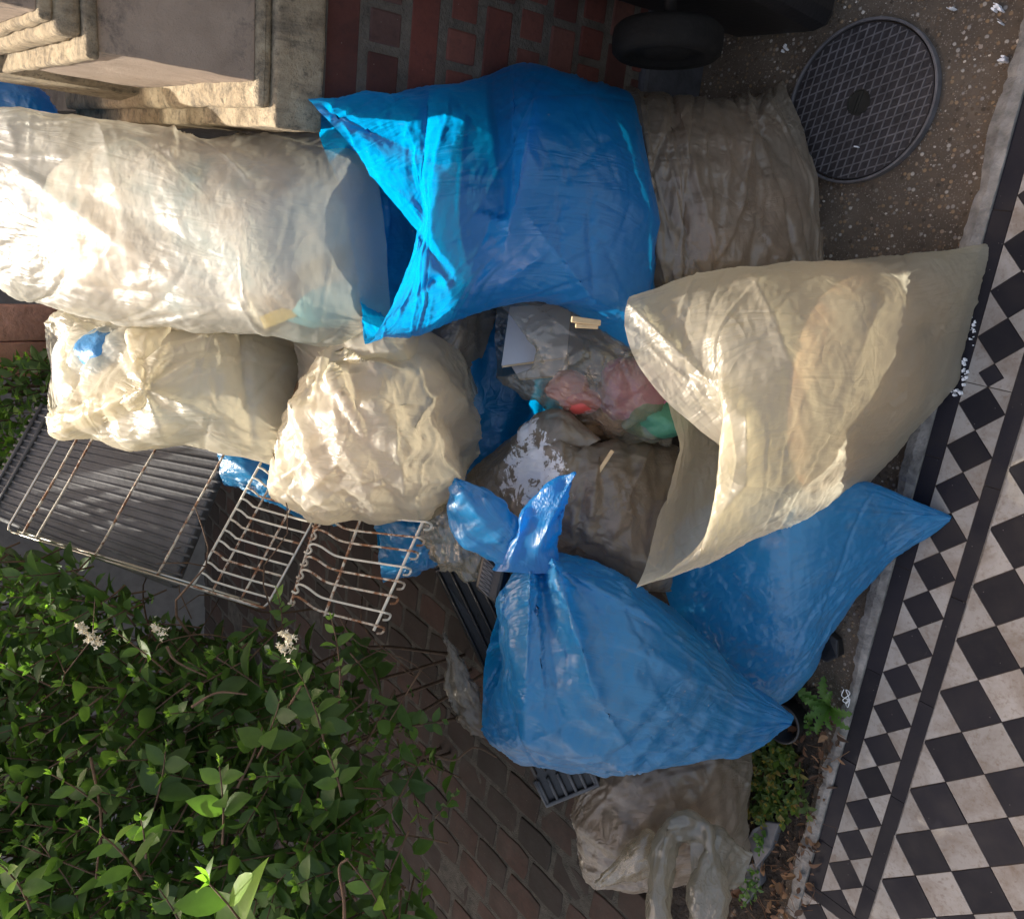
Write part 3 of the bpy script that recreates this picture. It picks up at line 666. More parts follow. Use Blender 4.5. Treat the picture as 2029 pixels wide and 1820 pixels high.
M_blue = film('blue_film', (.002, .19, .44), (.0, .40, .86), .95, .58, .36, .55, bumpk=.6, stretch=.8)
M_blueD = film('dusty_blue_film', (.012, .22, .45), (.0, .44, .88), .96, .45, .36, .7, bumpk=.65, dirt=(.16, .17, .17), dirt_amt=.35)
def cmat(name, stops, scale=9, rough=.8):
    n = NM(name); ob = n.coord(); c = n.ramp(n.noise(ob, scale, 4, .55, .8), stops)
    n.principled(c, rough, n.bump(n.noise(ob, 18, 5, .6), .8, .03)); return n.m
C_white = cmat('white_waste', [(.30, (.06, .06, .07)), (.40, (.30, .24, .19)), (.52, (.50, .48, .47)), (.66, (.22, .32, .37)), (.75, (.5, .40, .2))], 6)
C_brown = cmat('rubble_waste', [(.3, (.05, .035, .02)), (.5, (.25, .15, .08)), (.62, (.40, .24, .12)), (.75, (.12, .09, .07))], 9)
C_warm = cmat('card_waste', [(.3, (.05, .035, .025)), (.44, (.16, .09, .045)), (.58, (.28, .17, .09)), (.72, (.17, .15, .13))], 7)
C_dark = cmat('dark_waste', [(.3, (.02, .025, .03)), (.7, (.09, .08, .07))], 8)
M_cream = film('cream_film', (.50, .455, .36), (.95, .88, .68), .74, .60, .38, .5, stretch=.6)
# F: cream bag at the right, mouth open to the left
tF, BF = bag('rubbish_bag', 'big cream translucent bag with open mouth, foremost on the path edge', [
    (1957, 486, 1.375, 1715, 962, 1.50, .012, .012, 62, 30, 55, 28),
    (1850, 500, 1.39, 1672, 988, 1.47, .10, .06, 52, 30, 30, 20),
    (1700, 514, 1.39, 1600, 1022, 1.42, .17, .10, 20, 12, 10, 8),
    (1560, 520, 1.38, 1530, 1052, 1.38, .19, .12),
    (1440, 530, 1.36, 1430, 1098, 1.35, .16, .12),
    (1340, 552, 1.34, 1340, 1138, 1.33, .10, .12, 110, 5, 30, 0, 1.2),
    (1246, 588, 1.32, 1262, 1163, 1.31, .045, .10, 175, 10, 92, 10, 1.5)], M_cream,
    [('contents', C_warm, dict(shrink=.965, lo=.03, hi=.48, lump=.03))], seed=3, nv=190, nu=230, st=(.010, .006, .008), fold=(70, 60, 35, .004, .006, .2),
    crs=[(1245, 600, 1480, 830, 16, .022), (1480, 830, 1480, 960, 14, .014), (1480, 960, 1270, 1160, 16, .02), (1740, 600, 1640, 900, 22, .012), (1500, 560, 1620, 840, 20, .012), (1930, 560, 1700, 700, 26, .010)],
    crum=(.0035, 7))
# D: big blue bag
tD, BD = bag('rubbish_bag', 'large bright blue bag leaning on the red brick plinth, crumpled mouth lit by the sun', [
    (1262, 190, 1.50, 1300, 722, 1.46, .05, .08, 20, 0, 20, 0),
    (1235, 176, 1.47, 1250, 690, 1.45, .13, .10, 60, 0, 30, 0),
    (1150, 158, 1.46, 1150, 622, 1.43, .17, .12, 60, 0, 0, 0),
    (1045, 138, 1.45, 1050, 595, 1.42, .17, .12, 20, 0, 0, 0),
    (965, 158, 1.42, 930, 612, 1.42, .12, .10),
    (860, 168, 1.36, 845, 645, 1.38, .09, .10),
    (740, 180, 1.29, 775, 660, 1.33, .06, .10, 90, 0, 10, 0),
    (612, 200, 1.22, 722, 672, 1.30, .035, .09, 160, 20, 25, -30)], M_blue,
    [('contents', C_dark, dict(shrink=.86, lo=.03, hi=.5))], seed=5, st=(.014, .010, .012), fold=(150, 70, 30, .0055, .005, .13), nv=190, nu=220,
    crs=[(640, 215, 880, 330, 14, .03), (700, 290, 900, 560, 16, .035), (800, 470, 720, 650, 14, .03), (860, 560, 730, 660, 14, .02), (850, 180, 830, 500, 20, .02), (960, 150, 1000, 420, 22, -.035), (1060, 200, 1000, 480, 26, .03), (1180, 600, 1010, 380, 26, .015), (1000, 560, 1200, 420, 20, .012)],
    crum=(.010, 6))
# E: grey-brown rubble bag behind
tE, BE = bag('rubbish_bag', 'dusty grey brown bag slumped between the blue bag and the manhole cover', [
    (1548, 158, 1.62, 1628, 540, 1.52, .02, .02, 35, 0, 30, 0),
    (1500, 190, 1.60, 1590, 560, 1.50, .07, .06, 36, 0, 10, 0),
    (1420, 196, 1.56, 1480, 580, 1.48, .12, .10, 10, 0, 0, 0),
    (1330, 185, 1.53, 1380, 590, 1.47, .13, .10),
    (1240, 172, 1.50, 1300, 590, 1.47, .10, .10)], M_brownb, [('contents', C_brown, dict(shrink=.94))], seed=8, nv=150, nu=190, st=(.012, .02, .01), fold=(70, 90, 12, .010, .008, .22),
    crs=[(1270, 200, 1320, 560, 10, .012), (1350, 220, 1420, 520, 14, .014), (1450, 280, 1430, 540, 14, .012), (1500, 250, 1580, 460, 16, .012), (1540, 180, 1440, 330, 22, .02)], crum=(.005, 12))
# A: long milky bag top-left
tA, BA = bag('rubbish_bag', 'long milky white bag of pale waste lying across the top left against the stone pier', [
    (730, 275, 1.42, 780, 700, 1.45, .06, .08, 10, 0, 0, 0),
    (640, 268, 1.40, 650, 690, 1.43, .11, .12),
    (500, 272, 1.40, 520, 660, 1.43, .14, .14),
    (400, 275, 1.40, 420, 655, 1.45, .14, .14),
    (290, 240, 1.41, 300, 640, 1.48, .13, .14),
    (190, 228, 1.43, 150, 625, 1.52, .11, .12),
    (90, 222, 1.46, 40, 590, 1.56, .09, .10),
    (-30, 205, 1.50, -60, 540, 1.60, .06, .08)], M_whiteC, [('contents', C_white, dict(shrink=.95, lo=.0, hi=.85, lump=.05))], seed=12, nv=190, nu=200,
    crs=[(190, 228, 250, 450, 22, .02), (30, 330, 400, 600, 26, .02), (400, 275, 560, 330, 16, .02), (480, 610, 560, 690, 12, .03), (20, 250, 60, 420, 16, .02), (560, 280, 480, 340, 10, .014)],
    crum=(.006, 6), fold=(60, 30, 40, .007, .009, .18))
blob('teal_packet', 640, 600, 1.40, 90, 48, .05, gcol('teal_paper', (.10, .30, .36)), tA, 7, .15)
stick('yellow_strip', (520, 640, 1.375), (680, 575, 1.375), .022, .004, gcol('yellow_paper', (.65, .48, .12)), tA)
# B: left middle knotted bag
tB, BB = bag('rubbish_bag', 'crumpled white bag with gathered twisted neck above the wire rack', [
    (612, 660, 1.60, 620, 900, 1.58, .03, .05),
    (560, 640, 1.57, 570, 925, 1.54, .07, .08),
    (470, 630, 1.54, 480, 905, 1.50, .11, .10),
    (380, 640, 1.54, 380, 888, 1.49, .13, .10),
    (290, 640, 1.56, 270, 886, 1.50, .12, .10),
    (200, 622, 1.60, 180, 872, 1.53, .10, .10),
    (130, 615, 1.62, 115, 862, 1.56, .07, .08),
    (88, 640, 1.64, 92, 820, 1.60, .03, .05, 60, 10, 10, 0)], M_white, [('contents', C_white, dict(shrink=.86))], seed=21, nv=140, nu=170,
    crs=[(285, 770, 250, 640, 16, .04), (285, 770, 350, 640, 14, .04), (285, 770, 420, 700, 16, .03), (285, 770, 100, 855, 18, .045), (285, 770, 440, 830, 16, .03), (285, 770, 190, 690, 14, -.02), (285, 775, 330, 870, 14, .03), (470, 640, 500, 890, 16, -.03), (110, 640, 180, 840, 14, -.03)],
    crum=(.016, 8), fold=(120, 20, 50, .006, .006, .09))
blob('blue_packet', 215, 700, 1.53, 60, 46, .05, gcol('blue_paper', (.04, .18, .38)), tB, 9, .2)
# C: centre crumpled bag
tC, BC = bag('rubbish_bag', 'round crumpled cream bag twisted shut in the middle left, brightly sunlit', [
    (600, 690, 1.52, 540, 930, 1.52, .03, .04),
    (625, 670, 1.51, 552, 975, 1.50, .10, .09),
    (690, 648, 1.50, 620, 1012, 1.48, .15, .13),
    (770, 650, 1.50, 720, 1020, 1.47, .17, .14),
    (840, 660, 1.51, 820, 1025, 1.48, .15, .13),
    (900, 700, 1.54, 890, 985, 1.51, .11, .11),
    (945, 780, 1.58, 945, 900, 1.56, .03, .05)], M_white, [('contents', C_warm, dict(shrink=.85))], seed=31, nv=150, nu=180,
    crs=[(640, 700, 560, 880, 12, .035), (640, 700, 720, 860, 10, .03), (660, 690, 800, 740, 10, .03), (640, 700, 620, 820, 8, .02), (550, 960, 720, 800, 12, .02), (720, 800, 860, 800, 10, .025), (860, 790, 740, 980, 12, .014), (650, 690, 820, 660, 10, .03)],
    crum=(.012, 9), fold=(140, 10, 60, .007, .006, .10))
ear([(255, 655, 1.47, 335, 645, 1.47, .014, .012), (262, 700, 1.44, 325, 700, 1.44, .014, .012), (272, 745, 1.41, 305, 745, 1.41, .014, .012), (276, 775, 1.40, 298, 775, 1.40, .015, .015)], 15, [(290, 650, 286, 770, 7, .014)], M_white, tB, sub='twisted_neck')
ear([(300, 760, 1.40, 292, 790, 1.40, .015, .015), (250, 770, 1.41, 262, 815, 1.42, .014, .012), (190, 790, 1.45, 205, 845, 1.46, .014, .012), (110, 815, 1.50, 120, 862, 1.52, .014, .012), (92, 826, 1.53, 98, 850, 1.54, .006, .006)], 16, [(285, 778, 120, 850, 8, .016)], M_white, tB, sub='twisted_neck')
ear([(288, 762, 1.40, 290, 792, 1.40, .015, .015), (330, 735, 1.42, 335, 815, 1.42, .014, .012), (400, 720, 1.45, 400, 835, 1.45, .014, .012)], 17, [(288, 776, 390, 740, 7, .012), (288, 776, 390, 800, 7, .012)], M_white, tB, sub='twisted_neck')
ear([(632, 700, 1.41, 655, 735, 1.41, .014, .012), (690, 665, 1.40, 720, 715, 1.39, .014, .012), (770, 640, 1.41, 790, 720, 1.40, .04, .02), (850, 660, 1.45, 840, 745, 1.44, .014, .012)], 18, [(645, 715, 840, 690, 8, .014)], M_white, tC, sub='twisted_neck')
ear([(628, 705, 1.40, 655, 712, 1.40, .014, .012), (590, 765, 1.39, 645, 775, 1.38, .014, .012), (560, 840, 1.42, 625, 850, 1.40, .014, .012), (548, 930, 1.47, 580, 950, 1.46, .01, .01)], 19, [(640, 710, 600, 900, 8, .014)], M_white, tC, sub='twisted_neck')
# G: blue bag flat under the cream one
tG, BG = bag('rubbish_bag', 'dusty blue bag lying flat beneath the cream bag, corner on the tiles', [
    (1886, 1020, 1.475, 1882, 1032, 1.475, .006, .006),
    (1800, 985, 1.46, 1745, 1130, 1.53, .03, .03),
    (1700, 950, 1.44, 1660, 1235, 1.58, .07, .05),
    (1560, 960, 1.44, 1600, 1340, 1.66, .11, .06),
    (1400, 1000, 1.54, 1520, 1402, 1.70, .08, .08),
    (1290, 1080, 1.60, 1400, 1420, 1.72, .05, .06)], M_blueD, None, seed=41, nv=150, nu=180, st=(.010, .008, .008), fold=(90, 10, 25, .004, .005, .18), crs=[(1886, 1025, 1600, 1010, 16, .012), (1886, 1030, 1500, 1200, 20, .01), (1760, 1120, 1480, 1080, 12, .008)], crum=(.004, 10), )
# H: front blue bag with two ears
tH, BH = bag('rubbish_bag', 'front blue bag tied with two pointed ears standing up from its torn edge', [
    (1567, 1424, 1.58, 1560, 1432, 1.58, .006, .006),
    (1480, 1350, 1.54, 1470, 1492, 1.56, .05, .05),
    (1390, 1262, 1.50, 1380, 1505, 1.53, .09, .08),
    (1300, 1180, 1.47, 1250, 1535, 1.52, .12, .09),
    (1210, 1125, 1.46, 1130, 1530, 1.52, .12, .09),
    (1110, 1098, 1.46, 1040, 1512, 1.52, .10, .08),
    (1030, 1130, 1.46, 985, 1480, 1.53, .06, .06),
    (985, 1200, 1.47, 955, 1445, 1.54, .02, .04, 20, 0, -10, 0)], M_blueD, [('contents', C_dark, dict(shrink=.8, lo=.15, hi=.7))], seed=51, st=(.014, .010, .012), fold=(200, -8, 20, .0055, .0045, .16), nv=170, nu=200,
    crs=[(1090, 1090, 1190, 1400, 20, .055), (1180, 1380, 1260, 1500, 16, .02), (1080, 1110, 1300, 1230, 18, .035), (1050, 1120, 1040, 1460, 18, .04), (1070, 1130, 1120, 1500, 14, -.02), (1000, 1180, 970, 1440, 12, .02), (1565, 1428, 1200, 1260, 20, .012), (1565, 1428, 1250, 1400, 18, .010), (1230, 1150, 1290, 1250, 10, .012)], crum=(.006, 11), )
ear([(1045, 1075, 1.42, 990, 1125, 1.43, .02, .02), (1027, 1030, 1.41, 960, 1102, 1.43, .02, .02), (1000, 990, 1.40, 905, 1075, 1.43, .025, .02), (960, 962, 1.39, 889, 1010, 1.42, .02, .02), (904, 944, 1.38, 892, 965, 1.40, .004, .004)], 5, [(900, 948, 1010, 1100, 9, .016), (960, 985, 1020, 1080, 10, .01)], M_blueD, tH)
ear([(985, 1130, 1.43, 1112, 1130, 1.43, .03, .03), (1012, 1075, 1.41, 1098, 1085, 1.41, .03, .02), (1034, 1012, 1.38, 1110, 1042, 1.39, .025, .02), (1070, 965, 1.36, 1126, 1000, 1.37, .02, .02), (1108, 946, 1.35, 1136, 962, 1.36, .01, .01), (1140, 937, 1.34, 1142, 941, 1.34, .002, .002)], 6, [(1138, 940, 1050, 1120, 8, .02), (1120, 1000, 1080, 1150, 8, .014), (1040, 1010, 1010, 1130, 6, .012)], M_blue, tH)
# I: clear bag with board and coloured things
tI, BI = bag('rubbish_bag', 'open clear bag holding a pale board and red, pink and green things', [
    (1345, 700, 1.50, 1330, 880, 1.52, .04, .05),
    (1270, 660, 1.49, 1240, 870, 1.51, .08, .07),
    (1180, 620, 1.48, 1150, 835, 1.51, .08, .09),
    (1080, 600, 1.48, 1050, 795, 1.51, .06, .09),
    (985, 596, 1.48, 985, 745, 1.51, .05, .08, 95, 50, -5, 0)], M_clear, None, seed=61, nv=120, nu=140, crs=[(985, 600, 990, 760, 8, .014), (990, 760, 1140, 815, 8, .014), (1260, 690, 1130, 800, 8, .014), (1150, 700, 1080, 770, 8, .016)], crum=(.006, 18), )
M_board = simple('pale_board', (.36, .36, .38), .6, 8, .06, .1); M_bedge = simple('board_edge', (.45, .36, .24), .8, 60, .3, .6)
def slab(name, quad, d, thick, mat, parent=None, mat2=None, jit=0):
    """real slab whose upper face has the four photo corners (each with its own depth)"""
    P = [at(x, y, dd) for x, y, dd in quad]; nn = np.cross(P[1]-P[0], P[3]-P[0]); nn /= np.linalg.norm(nn)
    if nn@(CAM-P[0]) < 0: nn = -nn
    Q = [p-nn*thick for p in P]; k = len(P); V = P+Q; F = [tuple(range(k)), tuple(range(2*k-1, k-1, -1))]+[(i, (i+1) % k, k+(i+1) % k, k+i) for i in range(k)]
    o = mesh_obj(name, V, F, mat, parent, mats=[mat, mat2 or mat], midx=[0]+[1]*(len(F)-1))
    b = o.modifiers.new('bevel', 'BEVEL'); b.width = min(.002, thick*.3); b.segments = 1; return o
o = slab('board', [(1012, 610, 1.50), (1130, 600, 1.49), (1120, 705, 1.465), (996, 722, 1.475)], 0, .010, M_board, tI, M_bedge)
o = slab('board', [(1010, 715, 1.50), (1125, 705, 1.485), (1120, 740, 1.475), (1030, 748, 1.49)], 0, .010, M_board, tI, M_bedge)
blob('pink_packet', 1265, 770, 1.50, 80, 62, .05, gcol('pink_plastic', (.42, .13, .27)), tI, 1)
blob('green_packet', 1300, 830, 1.50, 62, 40, .05, gcol('green_plastic', (.05, .20, .13)), tI, 2)
blob('red_tub', 1150, 795, 1.475, 42, 26, .035, gcol('red_plastic', (.42, .06, .05)), tI, 3, .1)
blob('red_rag', 1125, 765, 1.46, 40, 30, .02, gcol('red_cloth', (.38, .12, .10)), tI, 4, .3)
blob('brown_rubble', 1190, 830, 1.54, 70, 35, .04, C_brown, tI, 5, .4)
# J: rubble bag with a splash of white paint
M_brownp = film('paint_smeared_film', (.24, .20, .155), (.42, .34, .25), .78, .35, .33, .6, dirt=(.09, .07, .05), dirt_amt=.6, stretch=.7, paint=[(at(1035, 935, 1.45), .085), (at(1030, 862, 1.46), .05), (at(1125, 1140, 1.45), .03)])
tJ, BJ = bag('rubbish_bag', 'grey clear bag of rubble and wood scraps splashed with white paint', [
    (1345, 880, 1.56, 1330, 1175, 1.58, .05, .06),
    (1250, 870, 1.53, 1270, 1165, 1.55, .09, .09),
    (1150, 870, 1.52, 1180, 1110, 1.54, .10, .10),
    (1080, 840, 1.52, 1080, 1090, 1.55, .09, .09),
    (1010, 870, 1.55, 1000, 1060, 1.57, .06, .07),
    (925, 940, 1.60, 920, 980, 1.60, .02, .03)], M_brownp, [('contents', C_brown, dict(shrink=.85))], seed=71, crs=[(1190, 900, 1160, 1080, 9, .016), (1290, 890, 1200, 1100, 10, .014), (1110, 870, 1140, 1080, 8, .014), (1070, 830, 960, 960, 10, .016)], crum=(.006, 16), )
ear([(1190, 870, 1.47, 1150, 890, 1.48, .02, .02), (1130, 820, 1.47, 1095, 880, 1.47, .03, .02), (1060, 822, 1.48, 1080, 900, 1.48, .03, .02), (1010, 880, 1.50, 1070, 960, 1.50, .02, .02), (960, 960, 1.53, 1010, 1040, 1.53, .01, .01)], 9, None, M_brownp, tJ, sub='twisted_neck')
M_paint = simple('white_paint', (.75, .76, .78), .4, 30, .1, .3)
def splash(name, c, pts, d, parent, mat, seed, off=.004):
    """splashes of paint lying on a surface: small irregular raised flakes"""
    r = random.Random(seed); mb_ = MB()
    for (x, y, rx, ry, ang, k) in pts:
        for _ in range(k):
            g = lambda: r.gauss(0, .5); px, py = x+g()*rx, y+g()*ry; s_ = r.uniform(.06, .38)*min(rx, ry); n_ = 9; P = []
            for i in range(n_):
                t = 2*math.pi*i/n_; rr = s_*r.uniform(.5, 1.2)*(1+.8*abs(math.cos(t-ang))); P.append((px+rr*math.cos(t), py+rr*math.sin(t)))
            W = [at(a_, b_, z=d) if d < .5 else at(a_, b_, d) for a_, b_ in P]; Cc = np.mean(W, 0)
            up = (np.array([0, 0, 1.]) if d < .5 else -FW)*(1+len(mb_.F)*.035)
            mb_.add([w_+up*.0006 for w_ in W]+[w_-up*.004 for w_ in W], [tuple(range(n_))]+[(i, n_+i, n_+(i+1) % n_, (i+1) % n_) for i in range(n_)])
    return mb_.build(name, mat, parent)
M_wood = simple('split_wood', (.50, .36, .20), .7, 30, .2, .4)
stick('wood_scrap', (1214, 892, 1.425), (1166, 965, 1.445), .007, .005, M_wood, tJ)
stick('wood_scrap', (1132, 632, 1.36), (1190, 640, 1.37), .010, .006, M_wood, tD)
stick('wood_scrap', (1140, 645, 1.365), (1185, 648, 1.37), .007, .005, M_wood, tD)
# K: deep blue bags seen in the gaps
tK, BK = bag('rubbish_bag', 'dark blue bag deep in the gap between the cream and clear bags', [
    (1120, 640, 1.72, 1110, 940, 1.75, .05, .06), (1000, 590, 1.68, 1010, 960, 1.72, .09, .08), (900, 580, 1.66, 900, 980, 1.70, .09, .08), (800, 600, 1.66, 790, 980, 1.70, .05, .06)], M_blue, None, seed=81, nv=60, nu=80)
tL, BL = bag('rubbish_bag', 'grey see-through bag squeezed under the mouth of the large blue bag', [
    (990, 600, 1.62, 940, 740, 1.62, .03, .04), (930, 590, 1.58, 900, 760, 1.58, .06, .06), (860, 590, 1.56, 840, 740, 1.56, .05, .05), (790, 600, 1.56, 780, 700, 1.56, .03, .03)], M_brownb, None, seed=82, nv=60, nu=80)
tN, BN = bag('rubbish_bag', 'blue bag hanging below the wire rack of the cream bag', [
    (740, 1010, 1.72, 760, 1150, 1.72, .02, .02), (790, 1020, 1.70, 810, 1140, 1.70, .04, .05), (850, 1020, 1.68, 870, 1110, 1.68, .04, .05), (930, 1040, 1.66, 930, 1100, 1.66, .02, .02)], M_blueD, None, seed=83, nv=60, nu=80)
tO, BO = bag('rubbish_bag', 'blue bag seen through the wires of the upper rack', [
    (430, 890, 1.72, 445, 960, 1.72, .02, .02), (500, 905, 1.70, 530, 990, 1.70, .04, .05), (570, 925, 1.70, 600, 1025, 1.70, .04, .04), (660, 960, 1.68, 670, 1040, 1.68, .02, .03)], M_blueD, None, seed=84, nv=50, nu=70)
tP_, BP = bag('rubbish_bag', 'small clear bag hanging between the cream bag and the blue ear', [
    (840, 1030, 1.52, 835, 1060, 1.52, .01, .01), (880, 1000, 1.50, 870, 1115, 1.51, .03, .03), (915, 1020, 1.49, 915, 1138, 1.50, .03, .04), (960, 1050, 1.48, 965, 1140, 1.50, .02, .03)], M_clear, None, seed=85, nv=60, nu=70, crum=(.007, 22))
tR, BR = bag('rubbish_bag', 'grey bag under the milky and cream bags, seen only in the gaps between them', [
    (960, 560, 1.78, 960, 880, 1.80, .05, .25), (860, 500, 1.76, 850, 960, 1.78, .09, .4), (650, 450, 1.80, 640, 940, 1.80, .10, .5), (420, 420, 1.84, 400, 860, 1.86, .10, .5), (240, 400, 1.90, 220, 780, 1.90, .08, .5), (150, 420, 1.92, 140, 660, 1.94, .04, .4)], M_brownb, None, seed=88, nv=70, nu=90)
# background blue bag top-left
tQ, BQ = bag('rubbish_bag', 'bright blue bag corner peeping over the milky bag at the far left', [
    (-160, 170, 1.80, -160, 430, 1.80, .02, .05), (-60, 150, 1.78, -60, 430, 1.80, .05, .16), (20, 156, 1.77, 30, 430, 1.80, .05, .2), (70, 186, 1.76, 80, 400, 1.78, .04, .15), (112, 222, 1.76, 125, 340, 1.76, .02, .05)], M_blue, None, seed=86, nv=60, nu=80)
# M: grey bag at the bottom
tM, BM = bag('rubbish_bag', 'dusty see-through bag of brown rubble standing in the soil at the bottom', [
    (1488, 1490, 1.80, 1484, 1690, 1.86, .03, .03), (1430, 1480, 1.76, 1430, 1730, 1.84, .08, .08), (1330, 1478, 1.75, 1330, 1760, 1.84, .11, .10), (1230, 1500, 1.76, 1230, 1760, 1.85, .09, .09), (1160, 1540, 1.80, 1160, 1740, 1.87, .05, .05), (1140, 1600, 1.84, 1142, 1690, 1.87, .02, .02)], M_brownb, [('contents', C_brown, dict(shrink=.88))], seed=91, crs=[(1240, 1640, 1170, 1560, 10, .012), (1300, 1600, 1200, 1700, 12, .01)], crum=(.006, 13))
ear([(1330, 1700, 1.68, 1330, 1730, 1.68, .02, .02), (1290, 1640, 1.66, 1270, 1740, 1.68, .04, .03), (1240, 1680, 1.68, 1220, 1752, 1.70, .03, .02), (1178, 1748, 1.70, 1180, 1756, 1.70, .004, .004)], 11, None, M_whiteC if False else M_clear, tM, sub='twisted_neck')
M_clearW = film('grey_clear_film', (.24, .23, .20), (.5, .47, .38), .72, .5, .25, .7, stretch=.7)
ear([(1290, 1880, 1.58, 1380, 1880, 1.58, .02, .02), (1285, 1790, 1.58, 1330, 1800, 1.58, .03, .02), (1290, 1690, 1.60, 1335, 1720, 1.60, .03, .02), (1330, 1620, 1.60, 1350, 1670, 1.61, .03, .03), (1400, 1630, 1.60, 1390, 1700, 1.61, .03, .03), (1430, 1720, 1.58, 1360, 1760, 1.58, .03, .02), (1440, 1800, 1.56, 1370, 1800, 1.57, .03, .02), (1420, 1880, 1.56, 1370, 1880, 1.56, .02, .02)], 12, [(1330, 1620, 1290, 1800, 8, .01), (1400, 1640, 1430, 1780, 8, .01)], M_clearW, tM, sub='tied_handle', crum=(.006, 22))
ear([(1370, 1640, 1.62, 1370, 1760, 1.62, .03, .02), (1430, 1650, 1.61, 1420, 1770, 1.62, .04, .03), (1490, 1690, 1.61, 1470, 1750, 1.62, .01, .01)], 13, None, M_clearW, tM, sub='tied_handle', crum=(.006, 22))
# ---- racks
def rustmat():
    n = NM('rusted_wire'); ob = n.coord(); f = n.ramp(n.noise(ob, 45, 5, .7), [(.46, 0.), (.56, 1.)])
    c = n.mix(f, (.52, .47, .38), n.ramp(n.noise(ob, 130, 3, .6), [(.3, (.10, .035, .015)), (.7, (.30, .14, .06))]))
    n.principled(c, .6, n.bump(n.noise(ob, 300, 3), .6, .003), n.math('MULTIPLY', n.math('SUBTRACT', 1., f), .0)); return n.m
M_rust = rustmat(); M_wire = simple('cream_wire', (.55, .52, .44), .5, 40, .15); M_chrome = simple('dull_chrome', (.45, .43, .38), .28, 40, .1, .05, metallic=.9)
def unit_(v): return v/np.linalg.norm(v)
def quadmap(q):
    P = [at(*p) for p in q]
    return lambda s, t, lift=0: (P[0]*(1-s)*(1-t)+P[1]*s*(1-t)+P[2]*s*t+P[3]*(1-s)*t)+lift*NQ(P)
def NQ(P):
    n = np.cross(P[1]-P[0], P[3]-P[0]); n /= np.linalg.norm(n); return n if n@(CAM-P[0]) > 0 else -n
r1 = thing('wire_rack', 'long rusty oven rack with chromed frame and comb wires lying against the hedge', 'rack', at(300, 1030, 1.6), 'wire racks on the hedge')
Q1 = quadmap([(13, 1050, 1.62), (525, 1207, 1.52), (665, 950, 1.56), (146, 818, 1.66)])
NQr = unit_(CAM-Q1(.5, .5))
fr = [Q1(s, t) for s, t in ((.02, 0), (.5, 0), (.97, 0), (.992, .01), (1, .05), (1, .5), (1, .97), (.99, .99), (.97, 1), (.5, 1), (.02, 1), (.005, .99), (0, .96), (0, .5), (0, .04), (.006, .01), (.02, 0))]
mb = MB(); mb.tube(fr, .0026, 10); mb.build('outer_frame', M_chrome, r1, True)
mb = MB(); mb.tube([Q1(.03, .02, -.008), Q1(.97, .02, -.008)], .0030, 8); mb.build('lower_rail', M_chrome, r1, True)
for s in (.065, .12, .355, .595):
    mb = MB(); mb.tube([Q1(s, t, .001*math.sin(t*9+s*7)) for t in np.linspace(0, 1, 14)], .0023, 8); mb.build('cross_bar', M_rust, r1, True)
M_combs = M_wire
mb = MB(); mb.tube([Q1(.735, t, .004) for t in np.linspace(.02, 1, 12)], .0024, 8); mb.build('comb_bar', M_wire, r1, True)
for s in (.80, .905): mb = MB(); mb.tube([Q1(s+.04*0, t, -.003) for t in np.linspace(0, 1, 12)], .0022, 8); mb.build('cross_bar', M_rust, r1, True)
for k in range(12):
    t0 = .035+.083*k
    if t0 > 1: break
    pts = [Q1(.735, t0, .006), Q1(.757, t0-.008, .004), Q1(.782, t0-.032, 0), Q1(.79, t0-.036, 0), Q1(.87, t0-.038, 0), Q1(.95, t0-.036, 0), Q1(1.0, t0-.034, 0)]
    if k == 0: pts = [Q1(.735, .01, .004), Q1(.8, .005, .003), Q1(.9, .008, .003), Q1(1, .01, .003)]
    pts = [p_+NQr*np.random.default_rng(k*31+i_).normal()*.0012 for i_, p_ in enumerate(pts)]; mb = MB(); mb.tube(cr(pts, 26), .0021, 8); mb.build('comb_wire', M_wire if k % 3 else M_rust, r1, True)
r2_ = thing('wire_rack', 'short rusty dish rack with wavy wires and hooked ends beside the long rack', 'rack', at(700, 1120, 1.55), 'wire racks on the hedge')
Q2 = quadmap([(574, 1196, 1.50), (741, 1244, 1.44), (842, 1020, 1.47), (636, 1000, 1.54)])
for s in (.0, .42, 1.0): mb = MB(); mb.tube([Q2(s, t, -.003) for t in np.linspace(-.02, 1.02, 12)], .0027, 8); mb.build('rail', M_rust if s < 1 else M_wire, r2_, True)
for k in range(8):
    t0 = .02+.132*k+random.uniform(-.012, .012)
    pts = [Q2(-.02, t0-.02, 0), Q2(.03, t0-.03, .0), Q2(.07, t0+.0, .006), Q2(.06, t0+.035, .014), Q2(.10, t0+.06, .016), Q2(.19, t0+.045, .014), Q2(.30, t0, .004), Q2(.42, t0-.01, 0), Q2(.7, t0-.006, 0), Q2(1.0, t0, 0), Q2(1.045, t0+.0, -.001), Q2(1.055, t0-.005, -.018), Q2(1.05, t0-.045, -.02), Q2(1.02, t0-.06, -.012)]
    mb = MB(); mb.tube(cr(pts, 60), .0021, 8); mb.build('wavy_wire', M_rust if k % 3 != 1 else M_wire, r2_, True)
